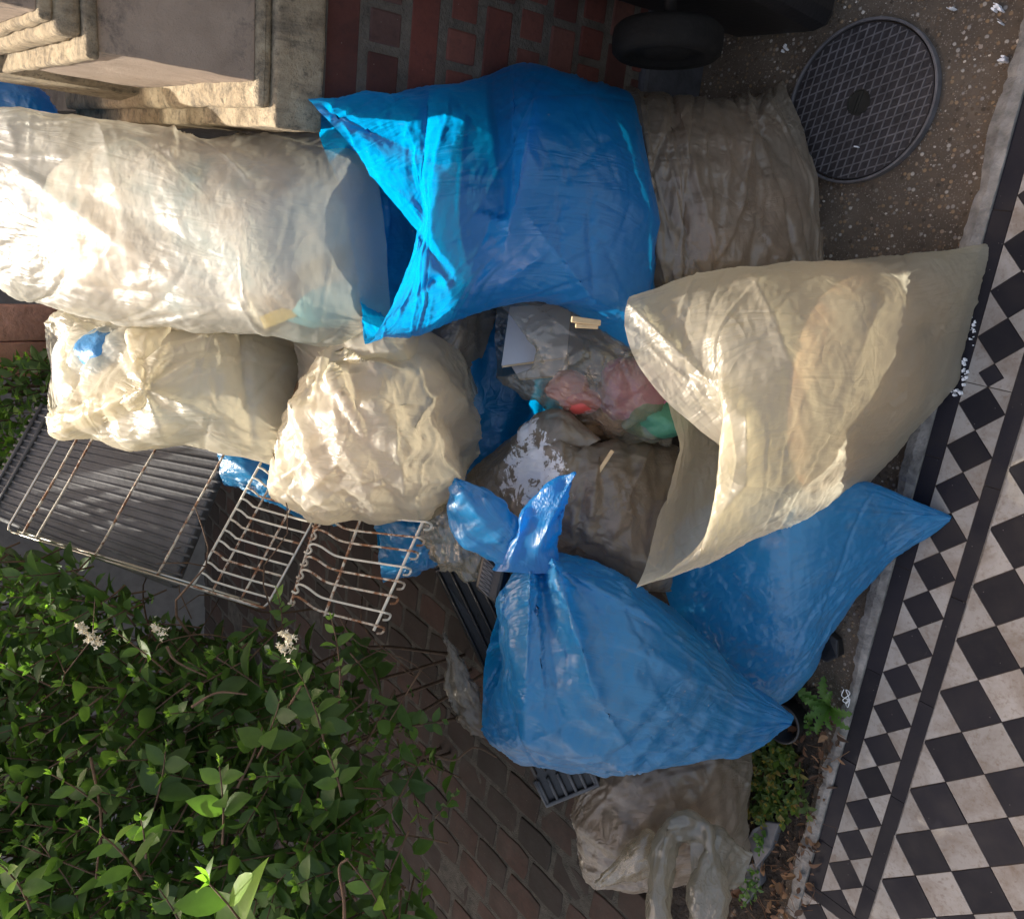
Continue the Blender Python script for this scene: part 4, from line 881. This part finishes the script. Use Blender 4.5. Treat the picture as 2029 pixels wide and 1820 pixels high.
# ---- ribbed dark panel behind the rack
M_rib = simple('dark_grey_plastic', (.085, .085, .09), .6, 20, .25, .3, 60)
Q3 = quadmap([(-45, 1015, 1.78), (340, 1165, 1.68), (470, 850, 1.72), (80, 800, 1.82)])
pn = thing('ribbed_tray', 'dark grey ribbed plastic tray lying behind the long wire rack', 'tray', at(250, 1000, 1.72))
P = [Q3(0, 0), Q3(1, 0), Q3(1, 1), Q3(0, 1)]; nn = NQ(P); mb = MB(); V = P+[p-nn*.03 for p in P]
mb.add(V, [(0, 1, 2, 3), (7, 6, 5, 4)]+[(i, 4+i, 4+(i+1) % 4, (i+1) % 4) for i in range(4)]); mb.build('base', M_rib, pn, bevel=.006)
for k in range(17):
    t = .03+.058*k; mb = MB(); mb.tube(cr([Q3(.0, t, -.003), Q3(.012, t, .0), Q3(.03, t, .0015), Q3(.5, t, .0015), Q3(.985, t, .0015), Q3(.998, t, -.002)], 24), .0035, 6); mb.build('rib', M_rib, pn, True)
for s in (.02, .075): mb = MB(); mb.tube([Q3(s, t, .004) for t in (0, 1)], .0045, 6); mb.build('rail', M_rib, pn, True)
# ---- black slatted tray running under the front blue bag
bt = thing('seed_tray', 'long black slatted plastic tray jammed upright under the front blue bag', 'tray', at(1050, 1400, 1.75))
Q4 = quadmap([(858, 1130, 1.66), (1085, 1600, 1.72), (1190, 1555, 1.70), (985, 1090, 1.62)])
P = [Q4(0, 0), Q4(1, 0), Q4(1, 1), Q4(0, 1)]; nn = NQ(P); mb = MB(); V = P+[p-nn*.025 for p in P]
mb.add(V, [(0, 1, 2, 3), (7, 6, 5, 4)]+[(i, 4+i, 4+(i+1) % 4, (i+1) % 4) for i in range(4)]); mb.build('base', M_blk, bt, bevel=.008)
for k in range(6): mb = MB(); mb.tube([Q4(.01, .08+.168*k, .003), Q4(.86, .08+.168*k, .001)], .0028, 6); mb.build('slat', M_blk, bt, True)
for k in range(6):
    s = .875; t = .06+.176*k; mb = MB(); mb.tube([Q4(.885, t, .004), Q4(.985, t, .004)], .0035, 6); mb.build('slat', M_rib, bt, True)
mb = MB(); mb.tube([Q4(.88, 0.02, .004), Q4(.985, .02, .005), Q4(.99, .98, .005), Q4(.88, .98, .004)], .005, 8); mb.build('rim', M_rib, bt, True)
vb = thing('vent_block', 'small black plastic block with a wavy grille beside the torn blue edge', 'vent', at(970, 1150, 1.46))
Q5 = quadmap([(940, 1165, 1.465), (985, 1200, 1.45), (1000, 1130, 1.45), (955, 1093, 1.465)])
P = [Q5(0, 0), Q5(1, 0), Q5(1, 1), Q5(0, 1)]; nn = NQ(P); mb = MB(); V = P+[p-nn*.03 for p in P]
mb.add(V, [(0, 1, 2, 3), (7, 6, 5, 4)]+[(i, 4+i, 4+(i+1) % 4, (i+1) % 4) for i in range(4)]); mb.build('housing', M_blk, vb, bevel=.006)
mb = MB(); mb.tube(cr([Q5(.15 if i % 2 else .6, .08+.84*i/15, .001) for i in range(16)], 90), .0012, 6); mb.build('grille', M_rib, vb, True)
# ---- grey film sheet by the tray
B = loft([(878, 1255, 1.60, 884, 1262, 1.60, .004, .004), (885, 1300, 1.60, 925, 1330, 1.60, .008, .008), (888, 1390, 1.62, 960, 1410, 1.60, .01, .01), (935, 1450, 1.60, 985, 1470, 1.60, .006, .006)], 40, 50)
o = sheet('plastic_sheet', B, M_brownb, None, True, seed=7, crum=(.004, 20), iters=(20, 20, 20)); props(o, 'grey torn plastic sheet leaning on the black slatted tray', 'plastic sheet')
# ---- black pots in the soil
pt = thing('plant_pot', 'black plastic pot half buried beside the blue bag corner', 'pot', at(1580, 1425, z=0))
c0 = at(1578, 1415, z=.0); V = []; n = 40
prof = [(.030, -.01), (.036, .03), (.040, .055), (.043, .056), (.043, .062), (.038, .062), (.034, .02), (0.0005, .015)]
for i in range(n):
    t = 2*math.pi*i/n
    for r_, h in prof: V.append((c0[0]+r_*math.cos(t), c0[1]+r_*math.sin(t), h))
k = len(prof); mesh_obj('pot_body', V, [(i*k+j, ((i+1) % n)*k+j, ((i+1) % n)*k+j+1, i*k+j+1) for i in range(n) for j in range(k-1)], M_blk, pt, True)
def junk(name, label, cat, pts, th, mat, z=.012):
    P = [at(x, y, z=z) for x, y in pts]; k = len(P); V = [p+np.array([0, 0, .004*((i*7) % 3)]) for i, p in enumerate(P)]+[p-np.array([0, 0, th]) for p in P]
    o = mesh_obj(name, V, [tuple(range(k))[::-1], tuple(range(k, 2*k))]+[(i, (i+1) % k, k+(i+1) % k, k+i) for i in range(k)], mat); b = o.modifiers.new('bevel', 'BEVEL'); b.width = .003; b.segments = 2
    return props(o, label, cat)
junk('plastic_offcut', 'black plastic offcut poking out under the blue bag near the path', 'offcut', [(1612, 1300), (1640, 1312), (1664, 1300), (1660, 1268), (1640, 1250), (1600, 1270)], .02, M_blk, .02)
junk('slate_piece', 'dark slate piece upright in the soil beside the bottom bag', 'slate', [(1480, 1660), (1500, 1718), (1530, 1680), (1545, 1630), (1520, 1625), (1495, 1640)], .02, M_rib, .025)
junk('slate_piece', 'dark slate piece lying lowest at the foot of the bottom bag', 'slate', [(1450, 1760), (1480, 1790), (1510, 1750), (1505, 1700), (1470, 1720)], .02, M_rib, .02)
splash('paint_splash', None, [(1928, 650, 6, 34, 1.4, 17), (1912, 735, 6, 26, 1.2, 15), (1898, 775, 12, 7, .5, 6)], TH+.0015, None, M_paint, 4); props(bpy.data.objects['paint_splash'], 'white paint spots dripped on the black tile border next to the cream bag', 'paint splash', kind='stuff')
splash('paint_chip', None, [(1555, 95, 6, 7, 1, 9), (1975, 12, 8, 8, .4, 7), (1982, 45, 5, 5, .4, 5), (1985, 118, 8, 7, .2, 6), (1885, 18, 6, 4, .2, 4), (1700, 290, 4, 5, .2, 3)], .001, None, M_paint, 6); props(bpy.data.objects['paint_chip'], 'white paint flecks and chips scattered on the concrete round the manhole', 'paint chips', kind='stuff')
# white wire twist
mb = MB(); c0 = [(1672, 1365), (1668, 1378), (1682, 1384), (1676, 1366), (1684, 1374), (1670, 1386), (1678, 1392), (1684, 1384), (1680, 1400), (1676, 1394), (1680, 1386)]
mb.tube(cr([at(x, y, z=.02+.004*(i % 3)) for i, (x, y) in enumerate(c0)], 70), .0009, 6); props(mb.build('wire_twist', M_paint, smooth=True), 'small twist of white wire lying by the dandelion at the path edge', 'wire')
# ================================================================== PLANTS
def leafmat(name, dark, mid, young, rough=.5):
    n = NM(name); ob = n.coord(); a = n.attr('rnd')
    c = n.ramp(a, [(0, dark), (.55, mid), (.8, mid), (1, young)]); v = n.noise(ob, 60, 3, .6)
    c = n.mix(.35, c, n.ramp(v, [(.3, .35), (.7, 1.)]), 'MULTIPLY')
    ct = n.mix(1., c, (1.5, 1.9, .7), 'MULTIPLY')
    nor = n.bump(n.noise(ob, 150, 2), .25, .002)
    d = n.n('ShaderNodeBsdfPrincipled'); n.t.links.new(c, d.inputs['Base Color']); d.inputs['Roughness'].default_value = rough; d.inputs['Specular IOR Level'].default_value = .35; n.t.links.new(nor, d.inputs['Normal'])
    t = n.n('ShaderNodeBsdfTranslucent'); n.t.links.new(ct, t.inputs[0]); m = n.n('ShaderNodeMixShader'); m.inputs[0].default_value = .45
    n.t.links.new(d.outputs[0], m.inputs[1]); n.t.links.new(t.outputs[0], m.inputs[2]); n.t.links.new(m.outputs[0], n.out.inputs[0]); return n.m
M_leaf = leafmat('privet_leaf', (.058, .102, .036), (.098, .172, .046), (.19, .31, .06))
M_leaf2 = leafmat('yellowing_leaf', (.05, .085, .02), (.10, .15, .035), (.25, .17, .04), .5)
M_twig = simple('brown_twig', (.10, .06, .035), .85, 60, .4, .6, 200)
M_gstem = simple('green_stem', (.08, .13, .03), .6, 60, .3, .3, 200)
PROF = [(0, .0), (.10, .22), (.28, .43), (.5, .5), (.72, .37), (.88, .17), (1, 0)]
def leaf(mb, p, d, nrm, L, a, wd=.5, fold=.35, curl=.25, prof=PROF):
    d = d/np.linalg.norm(d); nrm = nrm-d*(nrm@d); nrm /= np.linalg.norm(nrm)+1e-9; s = np.cross(d, nrm); V = []
    for t, w_ in prof:
        c = p+d*L*t-nrm*L*curl*t*t
        w2 = w_*wd*L*2*.5
        V += [c-s*w2+nrm*w2*fold, c, c+s*w2+nrm*w2*fold]
    F = []
    for i in range(len(prof)-1): b = 3*i; F += [(b, b+1, b+4, b+3), (b+1, b+2, b+5, b+4)]
    mb.add(V, F, a)
def unit(v): v = np.asarray(v, float); return v/(np.linalg.norm(v)+1e-9)
def sprig(lb, sb, p, d, L, r, leafL=.045, step=.028, young=.0, bend=.3, wd=.5, m=0, tipy=True):
    d = unit(d); b = unit(np.array([r.gauss(0, 1), r.gauss(0, 1), r.gauss(0, .6)])); b = b-d*(b@d); n = max(4, int(L/step)); pts = [np.array(p, float)]; dirs = []
    for i in range(n):
        dd = unit(d+b*bend*i/n+np.array([0, 0, .25])*i/n); dirs.append(dd); pts.append(pts[-1]+dd*step)
    sb.tube(pts, np.linspace(.0019, .0008, len(pts)), 5, r.random(), 0)
    e = unit(np.cross(d, [.3, .5, .8])); ph = r.uniform(0, 3)
    for i in range(1, n+1):
        dd = dirs[i-1]; e1 = unit(e-dd*(e@dd)); e2 = np.cross(dd, e1); t = i/n
        sz = leafL*(1-.45*t**2)*r.uniform(.75, 1.15)*(1 if i < n else .55); an = ph+i*math.pi/2+r.gauss(0, .25)
        for sgn in (-1, 1):
            if r.random() < .10: continue
            out = (e1*math.cos(an)+e2*math.sin(an))*sgn; ld_ = unit(out*r.uniform(.7, 1.1)+dd*(.55+.6*t**3)+np.array([0, 0, r.gauss(0, .2)]))
            up = unit(dd*1.0-out*.2+np.array([0, 0, .9])+np.array([r.gauss(0, .3), r.gauss(0, .3), 0]))
            av = min(1., max(0., young+r.uniform(0, .62)+(.32*t**2 if tipy else 0)))
            leaf(lb, pts[i]+out*.001, ld_, up, sz*1.1, av, wd*r.uniform(1.0, 1.3), r.uniform(.15, .5), r.uniform(.0, .4))
    for sgn in (-1, 1): leaf(lb, pts[-1], unit(dirs[-1]+e*.3*sgn), unit(np.cross(dirs[-1], e)), leafL*.4, min(1, young+.9), .4, .6, .1)
def inpoly(x, y, P):
    c = False
    for i in range(len(P)):
        (x1, y1), (x2, y2) = P[i-1], P[i]
        if (y1 > y) != (y2 > y) and x < (x2-x1)*(y-y1)/(y2-y1)+x1: c = not c
    return c
rh = random.Random(21)
hd = thing('privet_hedge', 'dense dark green privet hedge with white flower clusters filling the lower left', 'hedge', (1.1, .9, 0))
lb, sb = MB(), MB()
HP = [(-420, 1095), (0, 1105), (150, 1140), (330, 1235), (560, 1300), (700, 1310), (790, 1370), (870, 1470), (840, 1580), (760, 1660), (780, 1800), (860, 2200), (-420, 2300)]
cnt = 0
while cnt < 1080:
    x, y = rh.uniform(-420, 880), rh.uniform(1090, 2300)
    if not inpoly(x, y, HP): continue
    deep = rh.random(); edge = 1 if x < 640 else .45
    if rh.random() > edge: continue
    lo_ = 1.42-.20*min(1, max(0, (y-1250)/500)); dpt = lo_+.12*rh.random()+(.75*rh.random() if deep > .45 else 0)
    p = at(x, y, dpt); L = rh.uniform(.10, .24)
    d = np.array([rh.gauss(-.25, .5), rh.gauss(-.15, .5), rh.uniform(.35, 1.2)])
    p = p-unit(d)*L*.6
    if p[2] < .05: continue
    big = rh.random() < .35
    sprig(lb, sb, p, d, L, rh, rh.uniform(.048, .064) if big else rh.uniform(.030, .044), .034 if big else .025, young=-.05 if big else .08); cnt += 1
# outlying sprays named after what the eye picks out: (tip x, tip y, depth, towards x, y, length, leaf size, step, youth)
for (x, y, dd, x2, y2, L, ls, stp, yo) in [
    (450, 1500, 1.15, 440, 1680, .16, .052, .030, .22), (605, 1310, 1.25, 640, 1460, .16, .046, .030, .15), (683, 1215, 1.28, 672, 1390, .17, .032, .028, .2),
    (198, 1615, 1.05, 280, 1740, .13, .040, .026, .42), (430, 1700, .78, 520, 1900, .16, .058, .034, .30), (650, 1460, 1.2, 680, 1590, .12, .036, .026, .2),
    (110, 1510, 1.2, 200, 1600, .13, .036, .024, .15), (855, 1700, 1.35, 820, 1850, .17, .034, .026, .30), (710, 1680, 1.2, 790, 1880, .17, .036, .024, .32), (850, 1640, 1.4, 800, 1500, .16, .026, .022, .2),
    (810, 1540, 1.45, 730, 1500, .14, .028, .022, .15), (895, 1425, 1.5, 800, 1440, .12, .036, .026, -.05), (20, 1690, 1.0, 60, 1800, .12, .036, .024, .5), (920, 1560, 1.7, 860, 1620, .12, .026, .022, .1), (285, 1610, 1.15, 290, 1720, .1, .036, .022, .3),
    (560, 1160, 1.42, 560, 1260, .12, .026, .02, .2), (150, 1100, 1.45, 260, 1230, .17, .036, .026, .05), (40, 1120, 1.5, 90, 1240, .15, .03, .024, .0), (240, 1250, 1.3, 330, 1330, .12, .034, .024, 0),
    (330, 1755, 1.1, 380, 1880, .12, .034, .024, .2), (680, 1600, 1.35, 760, 1720, .14, .03, .022, .05), (560, 1400, 1.25, 500, 1520, .12, .05, .034, -.1), (340, 1480, 1.25, 300, 1620, .14, .058, .036, -.15), (780, 1400, 1.5, 700, 1300, .14, .042, .03, -.1)]:
    a = at(x2, y2, dd+.06); b = at(x, y, dd); sprig(lb, sb, b-unit(b-a)*L, b-a, L, rh, ls, stp, yo, bend=.12)
k = 0
while k < 330:
    x, y = rh.uniform(-420, 760), rh.uniform(1090, 2300)
    if not inpoly(x, y, HP): continue
    p = at(x, y, rh.uniform(1.75, 2.5)); k += 1
    if p[2] < .1: continue
    d = np.array([rh.gauss(-.2, .5), rh.gauss(-.1, .5), rh.uniform(.3, 1.)]); sprig(lb, sb, p, d, rh.uniform(.15, .26), rh, rh.uniform(.060, .078), .036, young=-.1)
lb.build('leaves', M_leaf, hd, True)
# woody limbs and bare twigs
for k in range(90):
    x, y = rh.uniform(-100, 960), rh.uniform(1180, 1850)
    if x > 780 and (rh.random() < .6 or not (1180 < y < 1560)): continue
    p = at(x, y, rh.uniform(1.5, 2.0)); p[2] = max(p[2], .1); d = unit(np.array([rh.gauss(0, .8), rh.gauss(0, .8), rh.gauss(.5, .6)])); L = rh.uniform(.10, .4)
    pts = cr([p, p+d*L*.4+np.array([rh.gauss(0, .02) for _ in range(3)]), p+d*L*.75+np.array([rh.gauss(0, .03) for _ in range(3)]), p+d*L+np.array([rh.gauss(0, .04) for _ in range(3)])], 9)
    sb.tube(pts, np.linspace(rh.choice([.0012, .0018, .003]), .0007, 9), 5)
    if rh.random() < .6:
        q = pts[5]; d2 = unit(d+np.array([rh.gauss(0, .7) for _ in range(3)])); sb.tube([q, q+d2*L*.2, q+unit(d2+np.array([0, 0, .3]))*L*.4], [.0012, .001, .0006], 5)
for k in range(7):
    g = at(rh.uniform(0, 480), rh.uniform(1350, 1800), rh.uniform(1.7, 2.1)); g[2] = 0; t = g+np.array([rh.gauss(-.05, .06), rh.gauss(0, .06), rh.uniform(.6, .95)])
    m_ = (g+t)/2+np.array([rh.gauss(0, .05), rh.gauss(0, .05), 0]); sb.tube(cr([g, m_, t], 12), np.linspace(.006, .003, 12), 7)
for pts in ([(600, 1660, 1.5), (660, 1658, 1.5), (720, 1690, 1.52), (770, 1730, 1.55)], [(470, 1560, 1.3), (500, 1500, 1.32), (520, 1440, 1.35)], [(380, 1400, 1.3), (430, 1372, 1.3), (490, 1375, 1.3)], [(560, 1420, 1.3), (590, 1370, 1.28), (600, 1350, 1.27)], [(860, 1495, 1.6), (900, 1505, 1.6), (940, 1480, 1.6), (985, 1500, 1.6)], [(330, 1280, 1.35), (350, 1310, 1.35), (410, 1340, 1.35)], [(180, 1500, 1.3), (200, 1620, 1.25), (190, 1740, 1.2)], [(680, 1890, 1.0), (682, 1790, 1.0), (672, 1720, 1.02), (690, 1700, 1.02)], [(640, 1580, 1.4), (690, 1620, 1.4), (750, 1640, 1.45)]):
    sb.tube(cr([at(*p) for p in pts], 20), np.linspace(.0026, .0014, 20), 6)
sb.build('branches', M_twig, hd, True)
M_flower = simple('cream_flower', (.72, .66, .50), .7, 30, .15)
for (x, y, dd, n, ln) in [(168, 1250, 1.25, 40, .030), (185, 1268, 1.25, 26, .02), (314, 1248, 1.27, 24, .022), (572, 1262, 1.2, 34, .026), (560, 1285, 1.2, 20, .018)]:
    mb = MB(); c = at(x, y, dd); ax_ = unit(-RT*.6-DN*.5)
    for k in range(n):
        t = rh.random(); o_ = c+ax_*ln*(t-.5)+np.array([rh.gauss(0, .005*(1.2-t)) for _ in range(3)]); d = unit([rh.gauss(0, 1), rh.gauss(0, 1), rh.gauss(.3, 1)])
        e1 = unit(np.cross(d, [.1, .9, .3])); e2 = np.cross(d, e1)
        for q_ in range(4):
            u_ = e1*math.cos(q_*math.pi/2)+e2*math.sin(q_*math.pi/2); leaf(mb, o_, unit(u_+d*.4), d, .0042, .5, .6, .1, .3, [(0, .1), (.5, .5), (1, 0)])
        mb.tube([o_-d*.005, o_], .0006, 4)
    mb.build('flower_cluster', M_flower, hd)
# shrub at the far left behind the knotted bag
lb2, sb2 = MB(), MB(); sh = thing('leafy_shrub', 'lighter green leafy shrub at the left edge behind the ribbed tray', 'shrub', (2.1, .8, 0))
for k in range(120):
    x, y = rh.uniform(-200, 110), rh.uniform(700, 960)
    p = at(x, y, rh.uniform(1.95, 2.5)); L = rh.uniform(.10, .22); d = np.array([rh.gauss(-.2, .5), rh.gauss(0, .5), rh.uniform(.4, 1.2)])
    sprig(lb2, sb2, p-unit(d)*L*.6, d, L, rh, rh.uniform(.035, .05), .028, young=.22)
for k in range(6):
    g = at(rh.uniform(-100, 100), rh.uniform(750, 900), rh.uniform(2.1, 2.4)); t = g.copy(); g[2] = 0; sb2.tube(cr([g, (g+t)/2+.03, t], 8), np.linspace(.01, .004, 8), 6)
lb2.build('leaves', M_leaf, sh, True); sb2.build('branches', M_twig, sh, True)
# ---- weeds in the soil pocket
def dandelion(x, y):
    c = at(x, y, z=.012); t = thing('dandelion', 'dandelion with long toothed leaves growing at the path edge', 'plant', c); mb = MB()
    for (ax_, ay_, L) in [(1575, 1345, .085), (1590, 1372, .07), (1640, 1335, .07), (1600, 1420, .055), (1625, 1450, .075), (1655, 1442, .05), (1690, 1440, .08), (1695, 1410, .06), (1655, 1365, .055), (1610, 1395, .06)]:
        tip = at(ax_, ay_, z=.03); d = tip-c; L2 = np.linalg.norm(d); nn = np.array([0, 0, 1.]); s = unit(np.cross(d, nn)); V = []; m_ = 15
        for i in range(m_):
            f = i/(m_-1); w_ = .011*(.25+.95*math.sin(math.pi*min(1, f*.92+.04))**.8)*(1. if i % 2 else .45)*(L2/.07)
            if i == m_-1: w_ = .0005
            cc = c+d*f+np.array([0, 0, .02*math.sin(f*2.6)]); V += [cc-s*w_+d*.03*(i % 2)*-1+np.array([0, 0, .003]), cc, cc+s*w_-d*.03*(i % 2)+np.array([0, 0, .003])]
        mb.add(V, [f_ for i in range(m_-1) for f_ in ((3*i, 3*i+1, 3*i+4, 3*i+3), (3*i+1, 3*i+2, 3*i+5, 3*i+4))], rh.uniform(.5, .8))
    mb.build('leaves', M_leaf3, t, True)
M_leaf3 = leafmat('weed_leaf', (.05, .12, .022), (.085, .18, .035), (.15, .24, .05), .5)
dandelion(1645, 1398)
def weed(name, label, area, n, mat, ls=.018, seed=1, h=.05):
    r = random.Random(seed); c = at(*area[0], z=0); t = thing(name, label, 'plant', c); a, b = MB(), MB()
    for k in range(n):
        x, y, rx, ry = (*area[r.randrange(len(area))][:2], area[0][2] if len(area[0]) > 2 else 30, 30); x += r.gauss(0, .45)*rx; y += r.gauss(0, .45)*ry
        p = at(x, y, z=.005); d = np.array([r.gauss(0, .5), r.gauss(0, .5), 1.]); sprig(a, b, p, d, h*r.uniform(.6, 1.3), r, ls*r.uniform(.7, 1.2), .014, r.uniform(0, .3), wd=.62)
    a.build('leaves', mat, t, True); b.build('stems', M_gstem, t, True); return t
c_ = thing
def weed2(label, spots, n, mat, ls, seed, h):
    r = random.Random(seed); t = thing('weed', label, 'plant', at(*spots[0][:2], z=0), 'weeds in the soil pocket'); a, b = MB(), MB()
    for k in range(n):
        x, y, rx, ry = spots[k % len(spots)]; x += r.uniform(-1, 1)*rx; y += r.uniform(-1, 1)*ry
        p = at(x, y, z=.005); d = np.array([r.gauss(0, .5), r.gauss(0, .5), 1.]); sprig(a, b, p, d, h*r.uniform(.5, 1.2), r, ls*r.uniform(.7, 1.2), .013, r.uniform(0, .35), wd=.62)
    a.build('leaves', mat, t, True); b.build('stems', M_gstem, t, True)
weed2('low spreading weed with yellowing leaves growing between the bottom bag and the path', [(1540, 1475, 45, 30), (1520, 1520, 35, 30), (1565, 1500, 30, 40), (1510, 1570, 18, 30), (1560, 1560, 40, 30), (1545, 1590, 40, 20)], 85, M_leaf2, .021, 31, .05)
weed2('small three leaved seedling above the lowest weed in the soil', [(1526, 1655, 8, 6)], 3, M_leaf3, .018, 33, .02)
weed2('small green seedling lowest in the soil beside the bottom bag', [(1512, 1735, 8, 10), (1495, 1755, 8, 8)], 7, M_leaf3, .017, 34, .022)
weed2('tiny seedling beside the black pot', [(1607, 1442, 5, 5)], 2, M_leaf3, .010, 35, .012)
# dead leaves, twigs and grit over the soil
M_dead = mat_attr('dead_leaf', [(0, (.035, .018, .009)), (.5, (.11, .05, .022)), (1, (.20, .11, .05))], .8, dirt=(.03, .02, .012), damt=.5, scr=0)
mb = MB(); 
for k in range(420):
    x = rh.uniform(1440, 1680); y = rh.uniform(1420, 1900); f = (y-1420)/400
    if not (1480-60*f < x < 1680-90*f): continue
    p = at(x, y, z=.014+rh.uniform(0, .012)); a = rh.uniform(0, 6.3); leaf(mb, p, np.array([math.cos(a), math.sin(a), rh.gauss(0, .4)]), np.array([rh.gauss(0, .6), rh.gauss(0, .6), 1.]), rh.uniform(.008, .026), rh.random(), rh.uniform(.3, .7), rh.uniform(-.5, .9), rh.gauss(.3, .4))
for k in range(160):
    x = rh.uniform(1400, 1650); y = rh.uniform(1460, 1900); p = at(x, y, z=.016+rh.uniform(0, .01)); a = rh.uniform(0, 6.3); L = rh.uniform(.015, .06)
    if x > 1680-80*(y-1420)/400: continue
    d = np.array([math.cos(a), math.sin(a), rh.gauss(0, .2)]); mb.tube([p, p+d*L*.5+rh.gauss(0, .003), p+d*L], .0006, 4, rh.random())
props(mb.build('leaf_litter', M_dead), 'brown dead leaves and stalks covering the soil by the path', 'leaf litter', kind='stuff')
# loose pebbles and shells set in the concrete
M_peb = mat_attr('pebble', [(0, (.12, .10, .09)), (.35, (.26, .16, .08)), (.6, (.34, .30, .26)), (1, (.55, .50, .43))], .7, damt=.3, scr=0)
mb = MB(); rp = random.Random(12)
for k in range(1500):
    X, Y = rp.uniform(.15, .80), rp.uniform(-1.9, .25)
    if (X-mc[0])**2+(Y-mc[1])**2 < (Rm+.006)**2: continue
    s_ = abs(rp.gauss(0, .0017))+.0009; n_ = 6; a0 = rp.uniform(0, 6)
    e = rp.uniform(.5, 1); V = [(X, Y, s_*.5)]+[(X+s_*math.cos(a0+i*6.283/n_)*rp.uniform(.7, 1.2), Y+s_*e*math.sin(a0+i*6.283/n_)*rp.uniform(.7, 1.2), .0) for i in range(n_)]
    zb = .0045*math.sin(X*5+Y*2)+.003*math.sin(Y*9-X*3)-.008; V = [(v[0], v[1], v[2]+zb+.0003) for v in V]
    mb.add(V, [(0, 1+i, 1+(i+1) % n_) for i in range(n_)], rp.random())
props(mb.build('pebbles', M_peb, smooth=True), 'small pale pebbles and shell bits exposed in the dark concrete', 'pebbles', kind='stuff')
